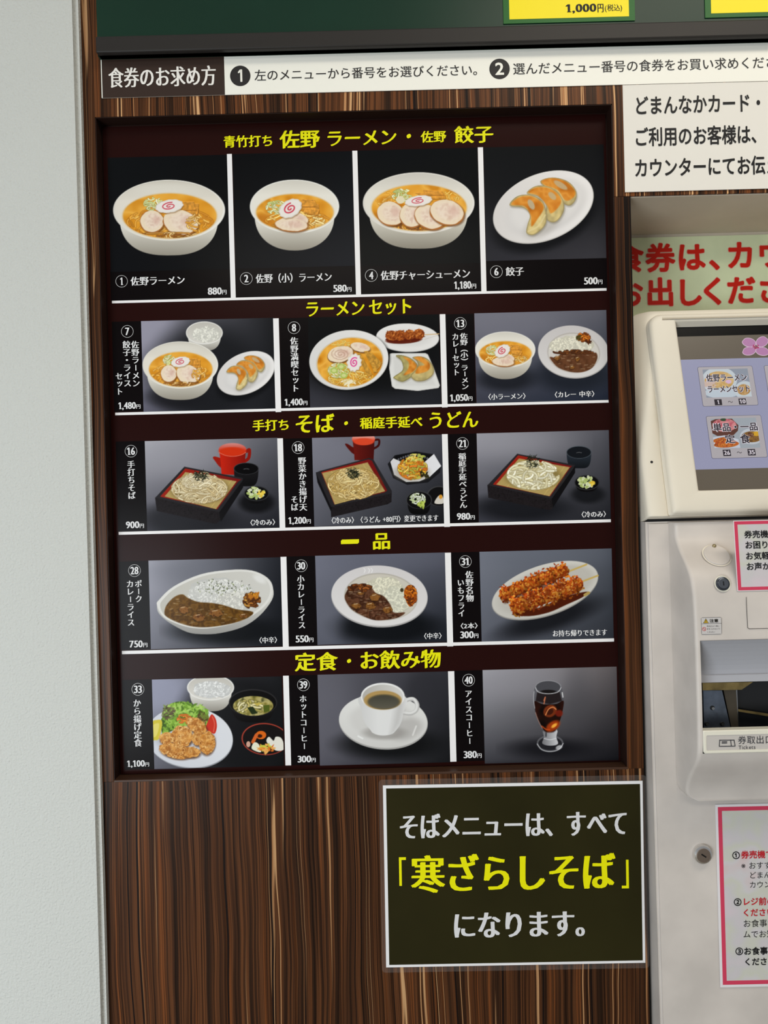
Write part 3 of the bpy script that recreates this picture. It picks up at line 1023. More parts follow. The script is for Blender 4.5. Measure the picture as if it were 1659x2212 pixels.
def dish_16(c):
    c.grad4((176, 174, 182), (88, 88, 96), (70, 70, 80), (30, 31, 36)); c.ell(650, 420, 420, 170, (150, 149, 158), soft=260, al=0.6)
    c.ell(720, 980, 420, 150, (26, 26, 30), soft=120, al=0.8); c.ell(1310, 830, 150, 90, (12, 12, 14), soft=60, al=0.9)
    # red pot
    c.line([(1225, 385), (1250, 372), (1244, 440), (1212, 470)], 28, (140, 22, 12), smooth=6)
    c.poly([(930, 440), (955, 430), (1035, 462), (1045, 510), (1035, 548), (985, 515), (950, 470)], (150, 26, 14), smooth=5)
    c.poly([(985, 370), (1220, 370), (1210, 480), (1190, 560), (1120, 590), (1006, 585), (1000, 500)], c.hg((196, 36, 16), (130, 18, 10), 990, 1220))
    c.ell(1102, 368, 120, 56, c.vg((206, 140, 136), (206, 44, 20), 310, 390))
    c.ell(1100, 384, 112, 36, (204, 50, 18), soft=16)
    c.line([(985, 395), (1040, 420), (1110, 428), (1180, 415), (1218, 392)], 5, (232, 122, 96), 0.9, smooth=5)
    black_cup(c, 1222, 535, 110, 52, 690)
    condiment(c, 1312, 752, 110, 66, 840)
    tray(c, [(682, 518), (1195, 618), (1190, 640), (985, 915), (425, 790), (440, 775)], [(690, 534), (1180, 630), (1150, 650), (968, 892), (470, 780), (485, 762)],
         [(425, 788), (985, 915), (1000, 900), (995, 985), (960, 1020), (440, 905)], [(985, 915), (1195, 625), (1195, 700), (1000, 1000)],
         [(690, 568), (1135, 648), (958, 888), (510, 778)])
    c.ell(820, 720, 250, 120, (90, 74, 40), soft=40, al=0.6)
    c.strands(820, 640, 150, 72, 50, 10, [(206, 190, 150), (220, 206, 172)], (134, 112, 74), 100)
    c.strands(812, 712, 238, 122, 250, 10, [(206, 190, 150), (194, 174, 130), (222, 210, 176)], (140, 116, 76), 120)
    c.strands(790, 650, 130, 60, 60, 10, [(216, 202, 166), (226, 214, 184)], (150, 128, 88), 110)
    nori(c, 825, 598, 60, 40, 80)


def dish_18(c):
    c.grad4((126, 126, 138), (66, 67, 76), (84, 85, 94), (24, 25, 28)); c.ell(560, 430, 300, 130, (120, 120, 132), soft=200, al=0.6)
    c.line([(890, 300), (930, 300), (925, 350), (880, 380)], 20, (60, 14, 12), smooth=6)
    c.poly([(618, 340), (640, 335), (690, 365), (730, 380), (720, 430), (690, 425), (650, 385)], (84, 18, 14), smooth=5)
    c.poly([(685, 285), (890, 285), (885, 400), (880, 490), (705, 485), (700, 400)], c.hg((104, 24, 18), (66, 14, 12), 690, 890))
    c.ell(788, 290, 106, 58, c.vg((226, 170, 160), (214, 62, 36), 262, 310)); c.ell(792, 315, 92, 32, (214, 70, 40), soft=10)
    # tempura basket
    c.poly([(1010, 520), (1075, 440), (1270, 405), (1430, 430), (1500, 540), (1490, 600), (1380, 690), (1190, 712), (1060, 650)], (24, 24, 27))
    c.poly([(1040, 510), (1090, 440), (1270, 416), (1420, 440), (1470, 500), (1300, 500)], (14, 14, 16))
    for i in range(14):
        c.ell(1110 + i * 22, 470 - 40 * math.sin(i / 13 * math.pi) + 8, 8, 10, (96, 96, 102))
    c.poly([(1035, 500), (1062, 468), (1180, 520), (1340, 510), (1435, 428), (1502, 540), (1395, 640), (1300, 680), (1180, 685), (1070, 620)], c.hg((210, 208, 210), (226, 226, 230), 1030, 1500))
    c.ell(1230, 600, 165, 80, (150, 140, 120), soft=40, al=0.5)
    c.strands(1240, 560, 130, 100, 150, 13, [(222, 160, 44), (232, 186, 90), (206, 120, 30), (176, 176, 70), (226, 120, 40), (214, 200, 90)], (126, 74, 20), 60)
    c.blobs(1270, 460, 80, 30, 30, 10, [(170, 180, 80), (226, 206, 110)]); c.blobs(1340, 620, 40, 36, 14, 12, [(60, 56, 30), (40, 36, 20)])
    # dip cups
    c.ell(1480, 815, 112, 92, (60, 60, 62)); c.ell(1482, 818, 104, 86, (16, 15, 16)); c.poly([(1440, 880), (1475, 815), (1510, 810), (1525, 880)], (206, 200, 190), smooth=4); c.ell(1497, 822, 16, 20, (214, 150, 50))
    bowl_body(c, 1298, 860, 116, 985, 0.5, (16, 15, 16), (8, 8, 8)); c.ell(1298, 850, 118, 82, (58, 58, 60)); c.ell(1298, 853, 110, 76, (14, 13, 14))
    c.strands(1285, 840, 70, 48, 36, 9, [(216, 220, 204), (190, 204, 150), (230, 232, 220)], (100, 110, 80), 60); c.blobs(1320, 895, 34, 26, 22, 10, [(160, 180, 70), (190, 204, 100)])
    tray(c, [(385, 585), (840, 465), (880, 480), (1050, 770), (1045, 790), (490, 915), (350, 600)], [(400, 595), (835, 478), (865, 490), (1005, 765), (985, 780), (520, 890)],
         [(487, 915), (1048, 780), (1045, 870), (1010, 890), (490, 1010)], [(350, 598), (385, 590), (500, 915), (490, 960), (365, 690)],
         [(410, 605), (825, 508), (985, 770), (525, 892)])
    c.ell(700, 700, 250, 130, (96, 74, 34), soft=40, al=0.6)
    c.strands(695, 700, 232, 140, 240, 11, [(206, 180, 118), (190, 160, 92), (222, 200, 142)], (134, 102, 52), 130)
    c.strands(690, 640, 150, 70, 70, 11, [(214, 190, 130), (224, 204, 150)], (140, 108, 56), 120)
    nori(c, 695, 605, 70, 45, 100)


def dish_21(c):
    c.grad4((150, 149, 158), (84, 84, 92), (56, 57, 66), (34, 35, 40)); c.ell(650, 330, 460, 130, (158, 157, 166), soft=240, al=0.5)
    c.ell(720, 920, 430, 120, (20, 21, 25), soft=110, al=0.85); c.ell(1340, 800, 150, 80, (20, 21, 24), soft=60, al=0.9)
    black_cup(c, 1257, 412, 116, 58, 560, (34, 40, 48), (20, 23, 28), (84, 92, 100))
    condiment(c, 1330, 690, 115, 70, 775)
    tray(c, [(690, 426), (1222, 530), (1215, 545), (1005, 840), (415, 715), (432, 700)], [(698, 440), (1195, 540), (1180, 552), (992, 818), (468, 708), (480, 692)],
         [(415, 713), (1005, 840), (1022, 830), (1015, 930), (985, 945), (425, 830)], [(1005, 840), (1222, 535), (1222, 600), (1020, 920)],
         [(705, 472), (1170, 552), (985, 815), (500, 708)])
    c.ell(840, 640, 260, 110, (110, 96, 50), soft=40, al=0.6)
    c.strands(838, 622, 235, 126, 150, 18, [(222, 216, 186), (232, 228, 204), (210, 202, 164)], (160, 146, 100), 150, bend=1.2)
    nori(c, 830, 500, 58, 52, 70)


def dish_28(c):
    c.grad4((166, 166, 178), (34, 36, 42), (112, 113, 124), (18, 20, 24)); c.ell(700, 420, 300, 120, (106, 108, 118), soft=220, al=0.6)
    c.ell(1050, 960, 480, 120, (14, 16, 19), soft=110, al=0.9)
    c.poly([(412, 745), (430, 690), (560, 570), (800, 460), (1060, 420), (1260, 425), (1400, 490), (1452, 590), (1440, 690), (1330, 830), (1180, 930), (980, 985), (820, 995), (680, 975), (520, 890), (430, 810)], c.vg((206, 204, 198), (150, 148, 144), 700, 990), smooth=4)
    c.poly([(412, 735), (432, 685), (560, 568), (800, 460), (1060, 420), (1260, 425), (1400, 490), (1450, 580), (1420, 690), (1310, 800), (1130, 890), (900, 940), (740, 940), (600, 905), (470, 840)], (220, 218, 213), smooth=4)
    c.poly([(440, 740), (470, 680), (590, 575), (820, 476), (1070, 438), (1250, 442), (1380, 500), (1425, 590), (1395, 690), (1290, 790), (1120, 872), (900, 922), (740, 922), (600, 885), (480, 825)], c.hg((190, 187, 178), (206, 204, 198), 440, 1430), smooth=4)
    c.ell(1330, 500, 60, 30, (226, 225, 222), 30, soft=30, al=0.8)
    rice_heap(c, 985, 640, 300, 140, 6, (222, 221, 216)); rice_heap(c, 1130, 700, 190, 90, 8, (220, 218, 210))
    for k in range(90):
        x = 1010 + c.rs.randn() * 120; y = 575 + c.rs.randn() * 34
        c.ell(x, y, 6, 3.5, [(70, 80, 40), (110, 124, 60), (40, 44, 30)][k % 3], a=c.rs.rand() * 180, al=0.85)
    pts = [(478, 800), (500, 730), (570, 660), (640, 638), (690, 670), (780, 705), (900, 715), (1010, 735), (1120, 770), (1270, 795), (1230, 845), (1100, 895), (900, 930), (740, 928), (600, 890), (500, 840)]
    curry(c, pts, 3, [(92, 62, 20), (116, 80, 28), (78, 50, 16), (104, 72, 24)], [(650, 775, 44, 34), (785, 845, 50, 36), (940, 805, 62, 34), (1190, 830, 40, 20)], 50, (500, 680, 1200, 910))
    c.strands(1260, 690, 72, 70, 40, 16, [(120, 66, 24), (160, 100, 40), (84, 44, 18), (196, 140, 60)], (54, 28, 12), 50)
    c.blobs(1270, 645, 50, 24, 16, 12, [(206, 140, 40), (180, 110, 34)])


def dish_30(c):
    c.grad4((114, 116, 130), (84, 86, 98), (84, 86, 98), (30, 33, 40)); c.ell(950, 320, 500, 90, (96, 98, 112), soft=160, al=0.5)
    c.ell(980, 930, 460, 150, (14, 16, 19), soft=120, al=0.92); c.ell(440, 900, 120, 200, (104, 106, 118), soft=180, al=0.5)
    c.ell(911, 660, 432, 274, (170, 167, 166), 3); c.ell(911, 650, 430, 270, c.vg((206, 202, 202), (220, 217, 216), 380, 920), 3)
    c.ell(925, 660, 330, 212, (176, 170, 160), 4, soft=6); c.ell(925, 664, 322, 206, (200, 194, 182), 4, soft=12)
    for x in (775, 815, 840):
        c.line([(x - 5, 405), (x + 8, 420), (x, 443)], 6, (236, 234, 234), 0.9, smooth=4)
    rice_heap(c, 950, 575, 165, 92, 9, (224, 220, 198)); rice_heap(c, 1060, 690, 130, 120, 4, (222, 220, 200))
    pts = [(602, 680), (612, 620), (650, 575), (740, 548), (830, 570), (880, 625), (950, 655), (1010, 730), (1040, 800), (1140, 800), (1080, 845), (960, 868), (860, 868), (760, 830), (660, 770)]
    curry(c, pts, 9, [(74, 42, 26), (100, 64, 44), (56, 30, 18), (110, 74, 54)], [(830, 740, 46, 30), (705, 740, 40, 26), (870, 665, 46, 34), (985, 775, 40, 28), (740, 630, 30, 14)], 44, (630, 570, 1030, 850))
    c.strands(745, 580, 110, 30, 20, 16, [(110, 58, 24), (150, 84, 34), (70, 34, 16)], (46, 24, 14), 50)
    c.poly([(1130, 610), (1170, 555), (1215, 570), (1240, 630), (1245, 680), (1190, 750), (1150, 700)], c.ncol([(130, 56, 16), (206, 112, 24), (176, 80, 18), (90, 40, 16)], 24, 4), smooth=4)
    c.strands(1190, 650, 54, 90, 30, 12, [(206, 116, 30), (160, 74, 20), (100, 48, 20)], (80, 36, 14), 40)
    c.ell(1112, 600, 16, 18, (60, 52, 32))


def dish_31(c):
    c.grad4((116, 120, 132), (84, 88, 98), (92, 95, 106), (46, 49, 56)); c.ell(900, 300, 500, 100, (100, 104, 116), soft=160, al=0.5)
    c.ell(960, 880, 460, 110, (20, 21, 25), -18, soft=120, al=0.9)
    c.ell(924, 622, 508, 232, (150, 147, 142), -18); c.ell(924, 614, 506, 228, c.vg((206, 203, 196), (196, 193, 186), 350, 880), -18)
    c.ell(930, 610, 460, 186, (184, 180, 172), -18, soft=40, al=0.8)
    c.poly([(620, 840), (760, 790), (900, 770), (1060, 690), (1200, 650), (1320, 630), (1270, 680), (1120, 750), (960, 820), (780, 855)], (74, 26, 10), smooth=4, soft=8)
    c.line([(1140, 445), (1305, 380)], 16, (196, 168, 96)); c.line([(1270, 535), (1410, 482)], 16, (196, 168, 96))
    c.line([(1290, 660), (1325, 640)], 26, (176, 150, 84))
    c.line([(560, 652), (1085, 440)], 110, (120, 46, 12), smooth=0)
    crumbs(c, 545, 655, 1095, 432, 82, 700, FRY)
    c.line([(560, 720), (760, 640), (1000, 540)], 40, (70, 24, 10), 0.6, soft=20, smooth=4)
    c.line([(670, 762), (1205, 575)], 130, (120, 46, 12))
    crumbs(c, 650, 762, 1225, 560, 100, 1000, FRY)
    for x, y in ((800, 660), (950, 640), (1080, 570), (780, 720)):
        c.ell(x, y, 26, 40, (96, 34, 14), -20, soft=30, al=0.55)
    for k in range(40):
        t = c.rs.rand(); c.ell(640 + 580 * t + c.rs.randn() * 16, 745 - 200 * t + c.rs.randn() * 30, 6, 3, (240, 190, 130), al=0.7)


def dish_33(c):
    c.grad4((146, 148, 166), (24, 25, 27), (100, 100, 110), (16, 17, 18)); c.ell(430, 420, 260, 170, (148, 150, 170), soft=200, al=0.8)
    c.ell(1100, 700, 480, 460, (20, 20, 22), soft=260, al=0.95)
    white_bowl(c, 870, 385, 206, 112, 592); rice_heap(c, 880, 405, 160, 74, 5, (222, 222, 220))
    bowl_body(c, 1240, 530, 208, 690, 0.7, (22, 20, 21), (12, 10, 10)); c.ell(1240, 517, 211, 118, (44, 43, 44)); c.ell(1240, 520, 203, 110, (14, 13, 13))
    c.ell(1242, 545, 175, 86, c.ncol([(96, 92, 44), (150, 138, 70), (180, 168, 110), (70, 72, 36)], 50, 4)); cl = c.emask(1242, 545, 172, 84)
    c.strands(1200, 560, 130, 60, 24, 16, [(206, 196, 150), (186, 170, 100), (160, 150, 80)], (80, 76, 36), 110, cl)
    c.poly([(1190, 560), (1240, 550), (1280, 610), (1230, 620)], (34, 46, 22), clip=cl); c.poly([(1330, 540), (1385, 535), (1385, 595), (1335, 600)], (80, 92, 30), clip=cl); c.poly([(1240, 520), (1330, 520), (1280, 545)], (190, 170, 80), clip=cl)
    c.ell(1345, 835, 205, 140, (160, 60, 46), 4); c.ell(1347, 836, 196, 131, (22, 18, 18), 4)
    c.ell(1310, 800, 46, 36, (214, 100, 24)); c.ell(1300, 808, 22, 16, (60, 26, 14)); c.line([(1240, 860), (1270, 800)], 30, (206, 96, 40))
    c.poly([(1360, 860), (1380, 815), (1420, 850), (1440, 815), (1490, 830), (1515, 920), (1440, 935)], (224, 220, 208), smooth=4)
    c.poly([(1230, 920), (1250, 865), (1290, 880), (1310, 950)], (226, 224, 200), smooth=4); c.blobs(1355, 915, 66, 40, 36, 12, [(224, 150, 60), (232, 170, 90), (200, 196, 70), (214, 110, 40)])
    c.ell(1200, 880, 18, 26, (206, 160, 140))
    c.ell(690, 830, 376, 262, (150, 152, 158), 6); c.ell(686, 818, 378, 264, c.hg((206, 208, 216), (216, 217, 222), 360, 1060), 6)
    c.ell(640, 810, 270, 180, (182, 184, 192), 6, soft=40, al=0.8)
    # salad leaves
    leaf = [(440, 660), (480, 600), (500, 540), (570, 510), (650, 510), (720, 540), (800, 570), (850, 620), (860, 700), (820, 740), (640, 720), (520, 770), (450, 800)]
    c.poly(leaf, c.ncol([(60, 90, 24), (126, 166, 54), (160, 196, 84), (96, 136, 40)], 34, 8, 3, 2.2), smooth=4)
    c.blobs(650, 600, 190, 80, 120, 14, [(116, 160, 50), (156, 196, 84), (80, 116, 34), (176, 206, 110)], 0.8)
    c.blobs(500, 600, 50, 60, 40, 12, [(70, 60, 40), (96, 80, 60), (120, 140, 70)], 0.9); c.blobs(800, 650, 50, 60, 40, 12, [(84, 60, 34), (110, 120, 50), (70, 80, 30)], 0.9)
    c.poly([(362, 690), (400, 668), (440, 670), (445, 720), (420, 830), (385, 845), (362, 830)], (206, 190, 60), smooth=4); c.poly([(362, 720), (420, 700), (400, 800), (362, 815)], (226, 214, 120), 0.8, smooth=4)
    c.poly([(880, 618), (915, 660), (925, 730), (905, 788), (860, 770), (828, 740), (850, 670)], (196, 50, 34), smooth=5); c.line([(885, 640), (905, 700), (895, 770)], 10, (226, 110, 90), 0.7, smooth=4)
    c.strands(640, 660, 60, 40, 20, 10, [(226, 140, 50), (206, 110, 40)], (150, 70, 20), 60)
    KA = [(200, 132, 56), (226, 168, 92), (166, 98, 36), (240, 196, 126), (146, 84, 30)]
    for x, y, rx, ry, a in ((750, 720, 100, 60, 30), (490, 830, 70, 50, 0), (620, 810, 95, 90, 20), (755, 830, 50, 60, 0), (840, 870, 70, 100, 10), (560, 940, 140, 62, 12), (700, 950, 80, 46, 0)):
        c.ell(x + 6, y + 14, rx, ry, (70, 36, 14), a, soft=22, al=0.7); c.ell(x, y, rx, ry, c.ncol(KA, 30, int(x), 3, 2.0), a, wob=0.35, seed=int(x + y))
        c.blobs(x, y - ry * 0.15, rx * 0.8, ry * 0.7, 40, 13, KA, 0.4)


def dish_39(c):
    c.grad4((96, 95, 104), (48, 48, 54), (84, 83, 92), (24, 25, 27)); c.ell(470, 640, 220, 340, (104, 103, 113), soft=300, al=0.5)
    c.ell(1000, 900, 430, 130, (16, 17, 18), soft=120, al=0.9); c.ell(1330, 420, 180, 180, (44, 44, 49), soft=160, al=0.6)
    c.ell(946, 705, 398, 244, (168, 166, 163), 4); c.ell(945, 694, 396, 240, c.vg((222, 221, 218), (206, 204, 201), 480, 940), 4)
    c.ell(945, 690, 300, 160, (204, 202, 199), 4, soft=50, al=0.8); c.ell(1150, 770, 150, 90, (176, 173, 170), -20, soft=60, al=0.7)
    c.ell(960, 800, 190, 60, (150, 146, 142), soft=40, al=0.7); c.line([(720, 830), (760, 850)], 14, (236, 236, 234), 0.8, soft=8); c.line([(1240, 740), (1210, 820)], 14, (232, 231, 228), 0.7, soft=8)
    # handle
    c.line([(1120, 530), (1160, 505), (1215, 500), (1250, 545), (1240, 600), (1190, 628), (1125, 622)], 36, (186, 184, 182), smooth=6)
    c.line([(1120, 526), (1160, 500), (1215, 495), (1246, 545), (1236, 596), (1190, 622), (1125, 616)], 20, (222, 221, 219), smooth=6)
    c.poly([(746, 470), (752, 600), (775, 700), (830, 775), (850, 800), (900, 820), (960, 824), (1020, 812), (1050, 790), (1100, 720), (1125, 620), (1136, 470)], c.hg((206, 205, 204), (222, 221, 220), 750, 900), smooth=4)
    c.poly([(1060, 540), (1136, 480), (1125, 620), (1100, 720), (1050, 790), (1010, 810)], (176, 174, 172), 0.55, soft=60)
    c.ell(941, 474, 196, 122, (230, 229, 227)); c.ell(941, 478, 182, 110, c.hg((176, 172, 166), (212, 210, 206), 760, 1120))
    c.ell(941, 508, 170, 86, (176, 144, 88), soft=10); c.ell(950, 522, 146, 68, (104, 92, 64), soft=16); c.ell(950, 524, 136, 60, c.vg((70, 68, 58), (92, 88, 76), 470, 580), soft=16)


def dish_40(c):
    c.grad4((166, 165, 172), (98, 92, 94), (62, 62, 68), (24, 24, 28)); c.ell(620, 330, 420, 150, (140, 138, 146), soft=260, al=0.5)
    c.ell(900, 940, 340, 80, (18, 18, 22), soft=110, al=0.8); c.ell(1150, 500, 120, 260, (70, 69, 74), soft=200, al=0.4)
    c.ell(905, 895, 124, 80, (40, 40, 44)); c.ell(905, 890, 118, 72, (92, 92, 97)); c.ell(905, 896, 106, 60, (34, 34, 38))
    c.line([(790, 900), (830, 950), (905, 968), (985, 948), (1022, 895)], 7, (196, 196, 200), 0.9, smooth=5); c.ell(985, 930, 30, 18, (226, 226, 230), -20, soft=12, al=0.7)
    c.poly([(845, 770), (965, 770), (960, 840), (975, 900), (900, 915), (835, 895), (850, 840)], c.hg((120, 120, 124), (196, 196, 200), 840, 960), smooth=3)
    c.line([(850, 850), (905, 862), (962, 848)], 6, (226, 226, 230), 0.8, smooth=4); c.line([(870, 780), (868, 830)], 14, (40, 40, 44), 0.7, soft=6)
    c.poly([(772, 385), (758, 470), (762, 560), (785, 660), (830, 760), (850, 790), (900, 802), (955, 785), (995, 700), (1022, 600), (1028, 500), (1003, 385), (945, 345), (830, 345)], (84, 84, 90), 0.75, smooth=3)
    c.poly([(790, 430), (990, 430), (1012, 515), (900, 545), (775, 515)], (28, 20, 20), 0.85, soft=12)
    c.poly([(766, 515), (830, 540), (900, 546), (970, 538), (1026, 512), (1018, 600), (992, 695), (950, 780), (900, 792), (850, 780), (790, 665), (768, 580)], c.ncol([(16, 9, 8), (30, 14, 10), (46, 18, 12)], 60, 4), smooth=3)
    c.ell(905, 605, 62, 52, (150, 62, 26), -30, soft=14, al=0.7); c.ell(900, 610, 36, 28, (60, 24, 14), -30, soft=10)
    c.line([(865, 640), (890, 590), (930, 570), (958, 590)], 9, (226, 140, 84), 0.9, smooth=4, soft=5); c.line([(850, 510), (862, 480), (850, 540)], 9, (206, 120, 84), 0.9, smooth=4, soft=5)
    c.ell(985, 625, 34, 30, (130, 34, 18), soft=18, al=0.8); c.ell(930, 740, 70, 40, (170, 60, 16), -34, soft=24, al=0.9); c.ell(942, 735, 30, 14, (244, 170, 60), -36, soft=12); c.line([(830, 740), (870, 770), (900, 772)], 10, (206, 80, 30), 0.8, smooth=4, soft=6)
    c.ell(888, 390, 116, 60, (150, 150, 155)); c.ell(888, 391, 110, 55, (72, 72, 77)); c.ell(890, 432, 70, 18, (26, 22, 22), soft=8)
    c.line([(775, 395), (800, 435), (888, 450), (975, 435), (1003, 395)], 5, (214, 214, 218), 0.95, smooth=5); c.line([(762, 430), (757, 500), (768, 580)], 6, (196, 196, 200), 0.7, smooth=4); c.line([(1014, 440), (1020, 480)], 10, (236, 236, 238), 0.8, soft=5)
    c.line([(775, 620), (800, 690), (835, 760)], 6, (206, 150, 130), 0.6, smooth=4)


# ---------------------------------------------------------------- the setting
plaster = mat('white_plaster', (200, 201, 196), 0.85, 0.15, bump=1.0, bscale=260)
wood = wood_mat('striped_wood_laminate', 105, 3.0)
wood_hdr = wood_mat('striped_wood_laminate_header', 125, 11.0, 1.15)
wood_side = wood_mat('striped_wood_laminate_stile', 90, 27.0, 0.95)
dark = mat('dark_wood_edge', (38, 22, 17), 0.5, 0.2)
W0 = wallp(0.0)
REC = 0.024                      # depth of the recess the big menu sits in
xl = P(205, 253, 0)[0]           # recess opening
xr = P(1327, 424, 0)[0]
zt = P(205, 253, 0)[1]
zb = P(247, 1689, 0)[1]
xwl = P(178, 1106, 0)[0]         # left end of the panelling
xal = P(1378, 1106, 0)[0]        # left side of the machine's alcove
zal = P(1363, 424, 0)[1]         # underside of the header over the alcove
YB = 0.045                       # thickness of the panelling
YA = 0.165                       # back of the alcove


def struct(o):
    o['kind'] = 'structure'; return o


XR = 1.9
struct(box('wall_front', xwl, xal, 0, YB, 0, zb, wood))                       # lower panel
struct(box('trim_1', xwl, xl, -0.0003, YB, zb, 2.9, wood_side, bev=0.0006))     # left stile
struct(box('trim_2', xr, xal, -0.0002, YB, zb, zal, wood_side, bev=0.0006))       # stile between the menu and the alcove
struct(box('trim_3', xl, XR, 0, YB, zt, 2.9, wood_hdr))                       # header
struct(box('trim_4', xr, XR, 0, YB, zal + 0.0005, zt, wood_hdr))                       # header over the alcove
# the dark lining of the recess
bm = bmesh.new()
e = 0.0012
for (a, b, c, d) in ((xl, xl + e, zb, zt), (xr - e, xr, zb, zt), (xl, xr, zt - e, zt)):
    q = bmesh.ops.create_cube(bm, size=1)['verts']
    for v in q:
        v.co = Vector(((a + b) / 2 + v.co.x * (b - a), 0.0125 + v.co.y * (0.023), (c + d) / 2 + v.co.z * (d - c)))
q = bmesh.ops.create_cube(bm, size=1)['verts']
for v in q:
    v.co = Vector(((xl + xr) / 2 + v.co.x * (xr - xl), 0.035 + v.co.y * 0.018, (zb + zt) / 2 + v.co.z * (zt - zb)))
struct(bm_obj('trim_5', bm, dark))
struct(box('trim_6', xl, xr, -0.0004, REC + 0.002, zb - 0.001, zb + 0.0028, mat('brown_lip', (66, 44, 32), 0.4, 0.25), bev=0.0008))      # lip under the menu
# plaster wall to the left, standing a little proud, with a rounded arris
bm = bmesh.new()
xw = P(196, 1106, -0.016)[0]
bmesh.ops.create_cube(bm, size=1)
for v in bm.verts:
    v.co = Vector((-2.2 + (xw + 2.2) * (v.co.x + 0.5), 0.01 + v.co.y * 0.052, 1.45 + v.co.z * 2.9))
ed = [q for q in bm.edges if all(v.co.x > -1 and v.co.y < 0 for v in q.verts)]
bmesh.ops.bevel(bm, geom=ed, offset=0.007, segments=4, affect='EDGES')
struct(bm_obj('wall_left', bm, plaster))
alc = mat('alcove_board', (196, 184, 166), 0.6, 0.25, mottle=0.04, mscale=7)
struct(box('trim_7', xal, XR, 0.003, YA, zal - 0.0012, zal + 0.006, alc))     # lining under the header
struct(box('wall_alcove', xal - 0.03, XR, YA, YA + 0.03, 0, 2.9, alc))
struct(box('floor', -2.2, XR, -3.2, 0.23, -0.05, 0, mat('floor_tile', (150, 146, 138), 0.5, 0.3, mottle=0.08, mscale=3)))
struct(box('ceiling', -2.2, XR, -3.2, 0.23, 2.95, 3.0, mat('ceiling_board', (222, 220, 214), 0.9, 0.2)))

# ---------------------------------------------------------------- the big menu in the recess
SP = 0.12
white_ink = mat('white_print', (236, 234, 234), 0.4, SP)
cap_ink = mat('white_lettering', (222, 221, 222), 0.4, SP)
yel_ink = mat('yellow_print', (230, 226, 10), 0.4, SP)
sheet_m = mat('menu_sheet_maroon', (36, 13, 11), 0.22, 0.05)
cap_m = mat('menu_caption_black', (14, 10, 11), 0.22, 0.05)
pic_m = ink_mat('printed_dish', 0.22, 0.045)

YM = REC - 0.0015
MP = wallp(YM)
menu = thing('menu_poster', 'tall dark maroon food menu poster with sixteen dish photographs, set in the wood panelling', 'menu', (0, YM, (zb + zt) / 2))
sh = 0.0008
box('sheet', xl + 0.003, xr - 0.004, YM, YM + sh, zb + 0.004, zt - 0.004, sheet_m, menu)


def zm(x0, y0, w, iw=1659):
    return (x0, y0, iw / w)


ZA, ZB, ZC, ZD, ZE = zm(200, 240, 580), zm(760, 220, 580), zm(220, 630, 420), zm(590, 630, 390), zm(950, 630, 390)
ZF, ZG, ZH = zm(230, 880, 410), zm(600, 880, 390), zm(955, 880, 390)
ZI, ZJ, ZK = zm(240, 1130, 400), zm(600, 1130, 400), zm(960, 1130, 390)
ZL, ZM, ZN = zm(240, 1390, 410), zm(600, 1390, 400), zm(970, 1390, 400)


def q(z, x, y):
    return z[0] + x / z[2], z[1] + y / z[2]


def mrect(name, tl, br, m, lift=0.00012):
    u0, v0, u1, v1 = prect(MP, tl, br)
    return mesh(name, [MP.at(u0, v0, lift), MP.at(u1, v0, lift), MP.at(u1, v1, lift), MP.at(u0, v1, lift)], [(0, 1, 2, 3)], m, menu)


# white rules
for tl, br in (((242, 650), (1310, 628)), ((249, 891.5), (1314.4, 869.8)), ((256.4, 1149), (1319.4, 1128)), ((263.6, 1406), (1326.3, 1385.8))):
    mrect('white_rule', tl, br, white_ink, 0.00045)
for tl, br in (((490.3, 333), (509.5, 648)), ((761, 326), (780, 641)), ((1032, 318.6), (1051, 633)),
               ((590, 688), (607.5, 890)), ((949.7, 679), (967, 880)), ((599, 947), (616.5, 1146)), ((954.5, 938), (972, 1138)),
               ((606, 1203), (624, 1403)), ((961, 1194), (979, 1396)), ((611.5, 1459.7), (629, 1653)), ((967.7, 1450), (986, 1645))):
    mrect('white_rule', tl, br, white_ink, 0.0005)

DISH = [
    (dish_1, ZA, (232.5, 341), (497.5, 581), 'ramen with two slices of pork, number 1'),
    (dish_2, ZA, (502.5, 333), (766.5, 574), 'small ramen, number 2'),
    (dish_4, ZB, (773, 325.5), (1037, 568), 'ramen with four slices of pork, number 4'),
    (dish_6, ZB, (1044.5, 318.6), (1309.6, 557.4), 'dumplings on an oval plate, number 6'),
    (dish_7, ZC, (304.8, 693.8), (596.5, 883.5), 'ramen, rice and dumplings, number 7'),
    (dish_8, ZD, (665, 686), (953, 875.6), 'ramen, croquette skewer and dumplings, number 8'),
    (dish_13, ZE, (1024.5, 677), (1314, 863.8), 'small ramen and curry, number 13'),
    (dish_16, ZF, (312.8, 953), (605, 1140), 'cold soba on a tray with red pot, number 16'),
    (dish_18, ZG, (674, 946), (959.5, 1130), 'cold soba with vegetable fritter, number 18'),
    (dish_21, ZH, (1029.5, 936.4), (1319.4, 1122.4), 'cold udon on a tray, number 21'),
    (dish_28, ZI, (320.8, 1211), (610.5, 1395), 'pork curry rice in an oval bowl, number 28'),
    (dish_30, ZJ, (680.8, 1200.6), (966.3, 1386), 'small curry rice on a rimmed plate, number 30'),
    (dish_31, ZK, (1035.7, 1192), (1325.6, 1379.3), 'two fried potato skewers, number 31'),
    (dish_33, ZL, (328.2, 1468), (613.5, 1654), 'fried chicken set meal, number 33'),
    (dish_39, ZM, (686, 1457.5), (972, 1646.5), 'cup of hot coffee, number 39'),
    (dish_40, ZN, (1042.3, 1447.4), (1336.5, 1642), 'glass of iced coffee, number 40'),
]
for fn, z, tl, br, lab in DISH:
    c = Print(MP, tl, br, z); fn(c)
    o = c.mesh('dish_photo', pic_m, menu, 0.0003); o['label'] = 'photograph of ' + lab

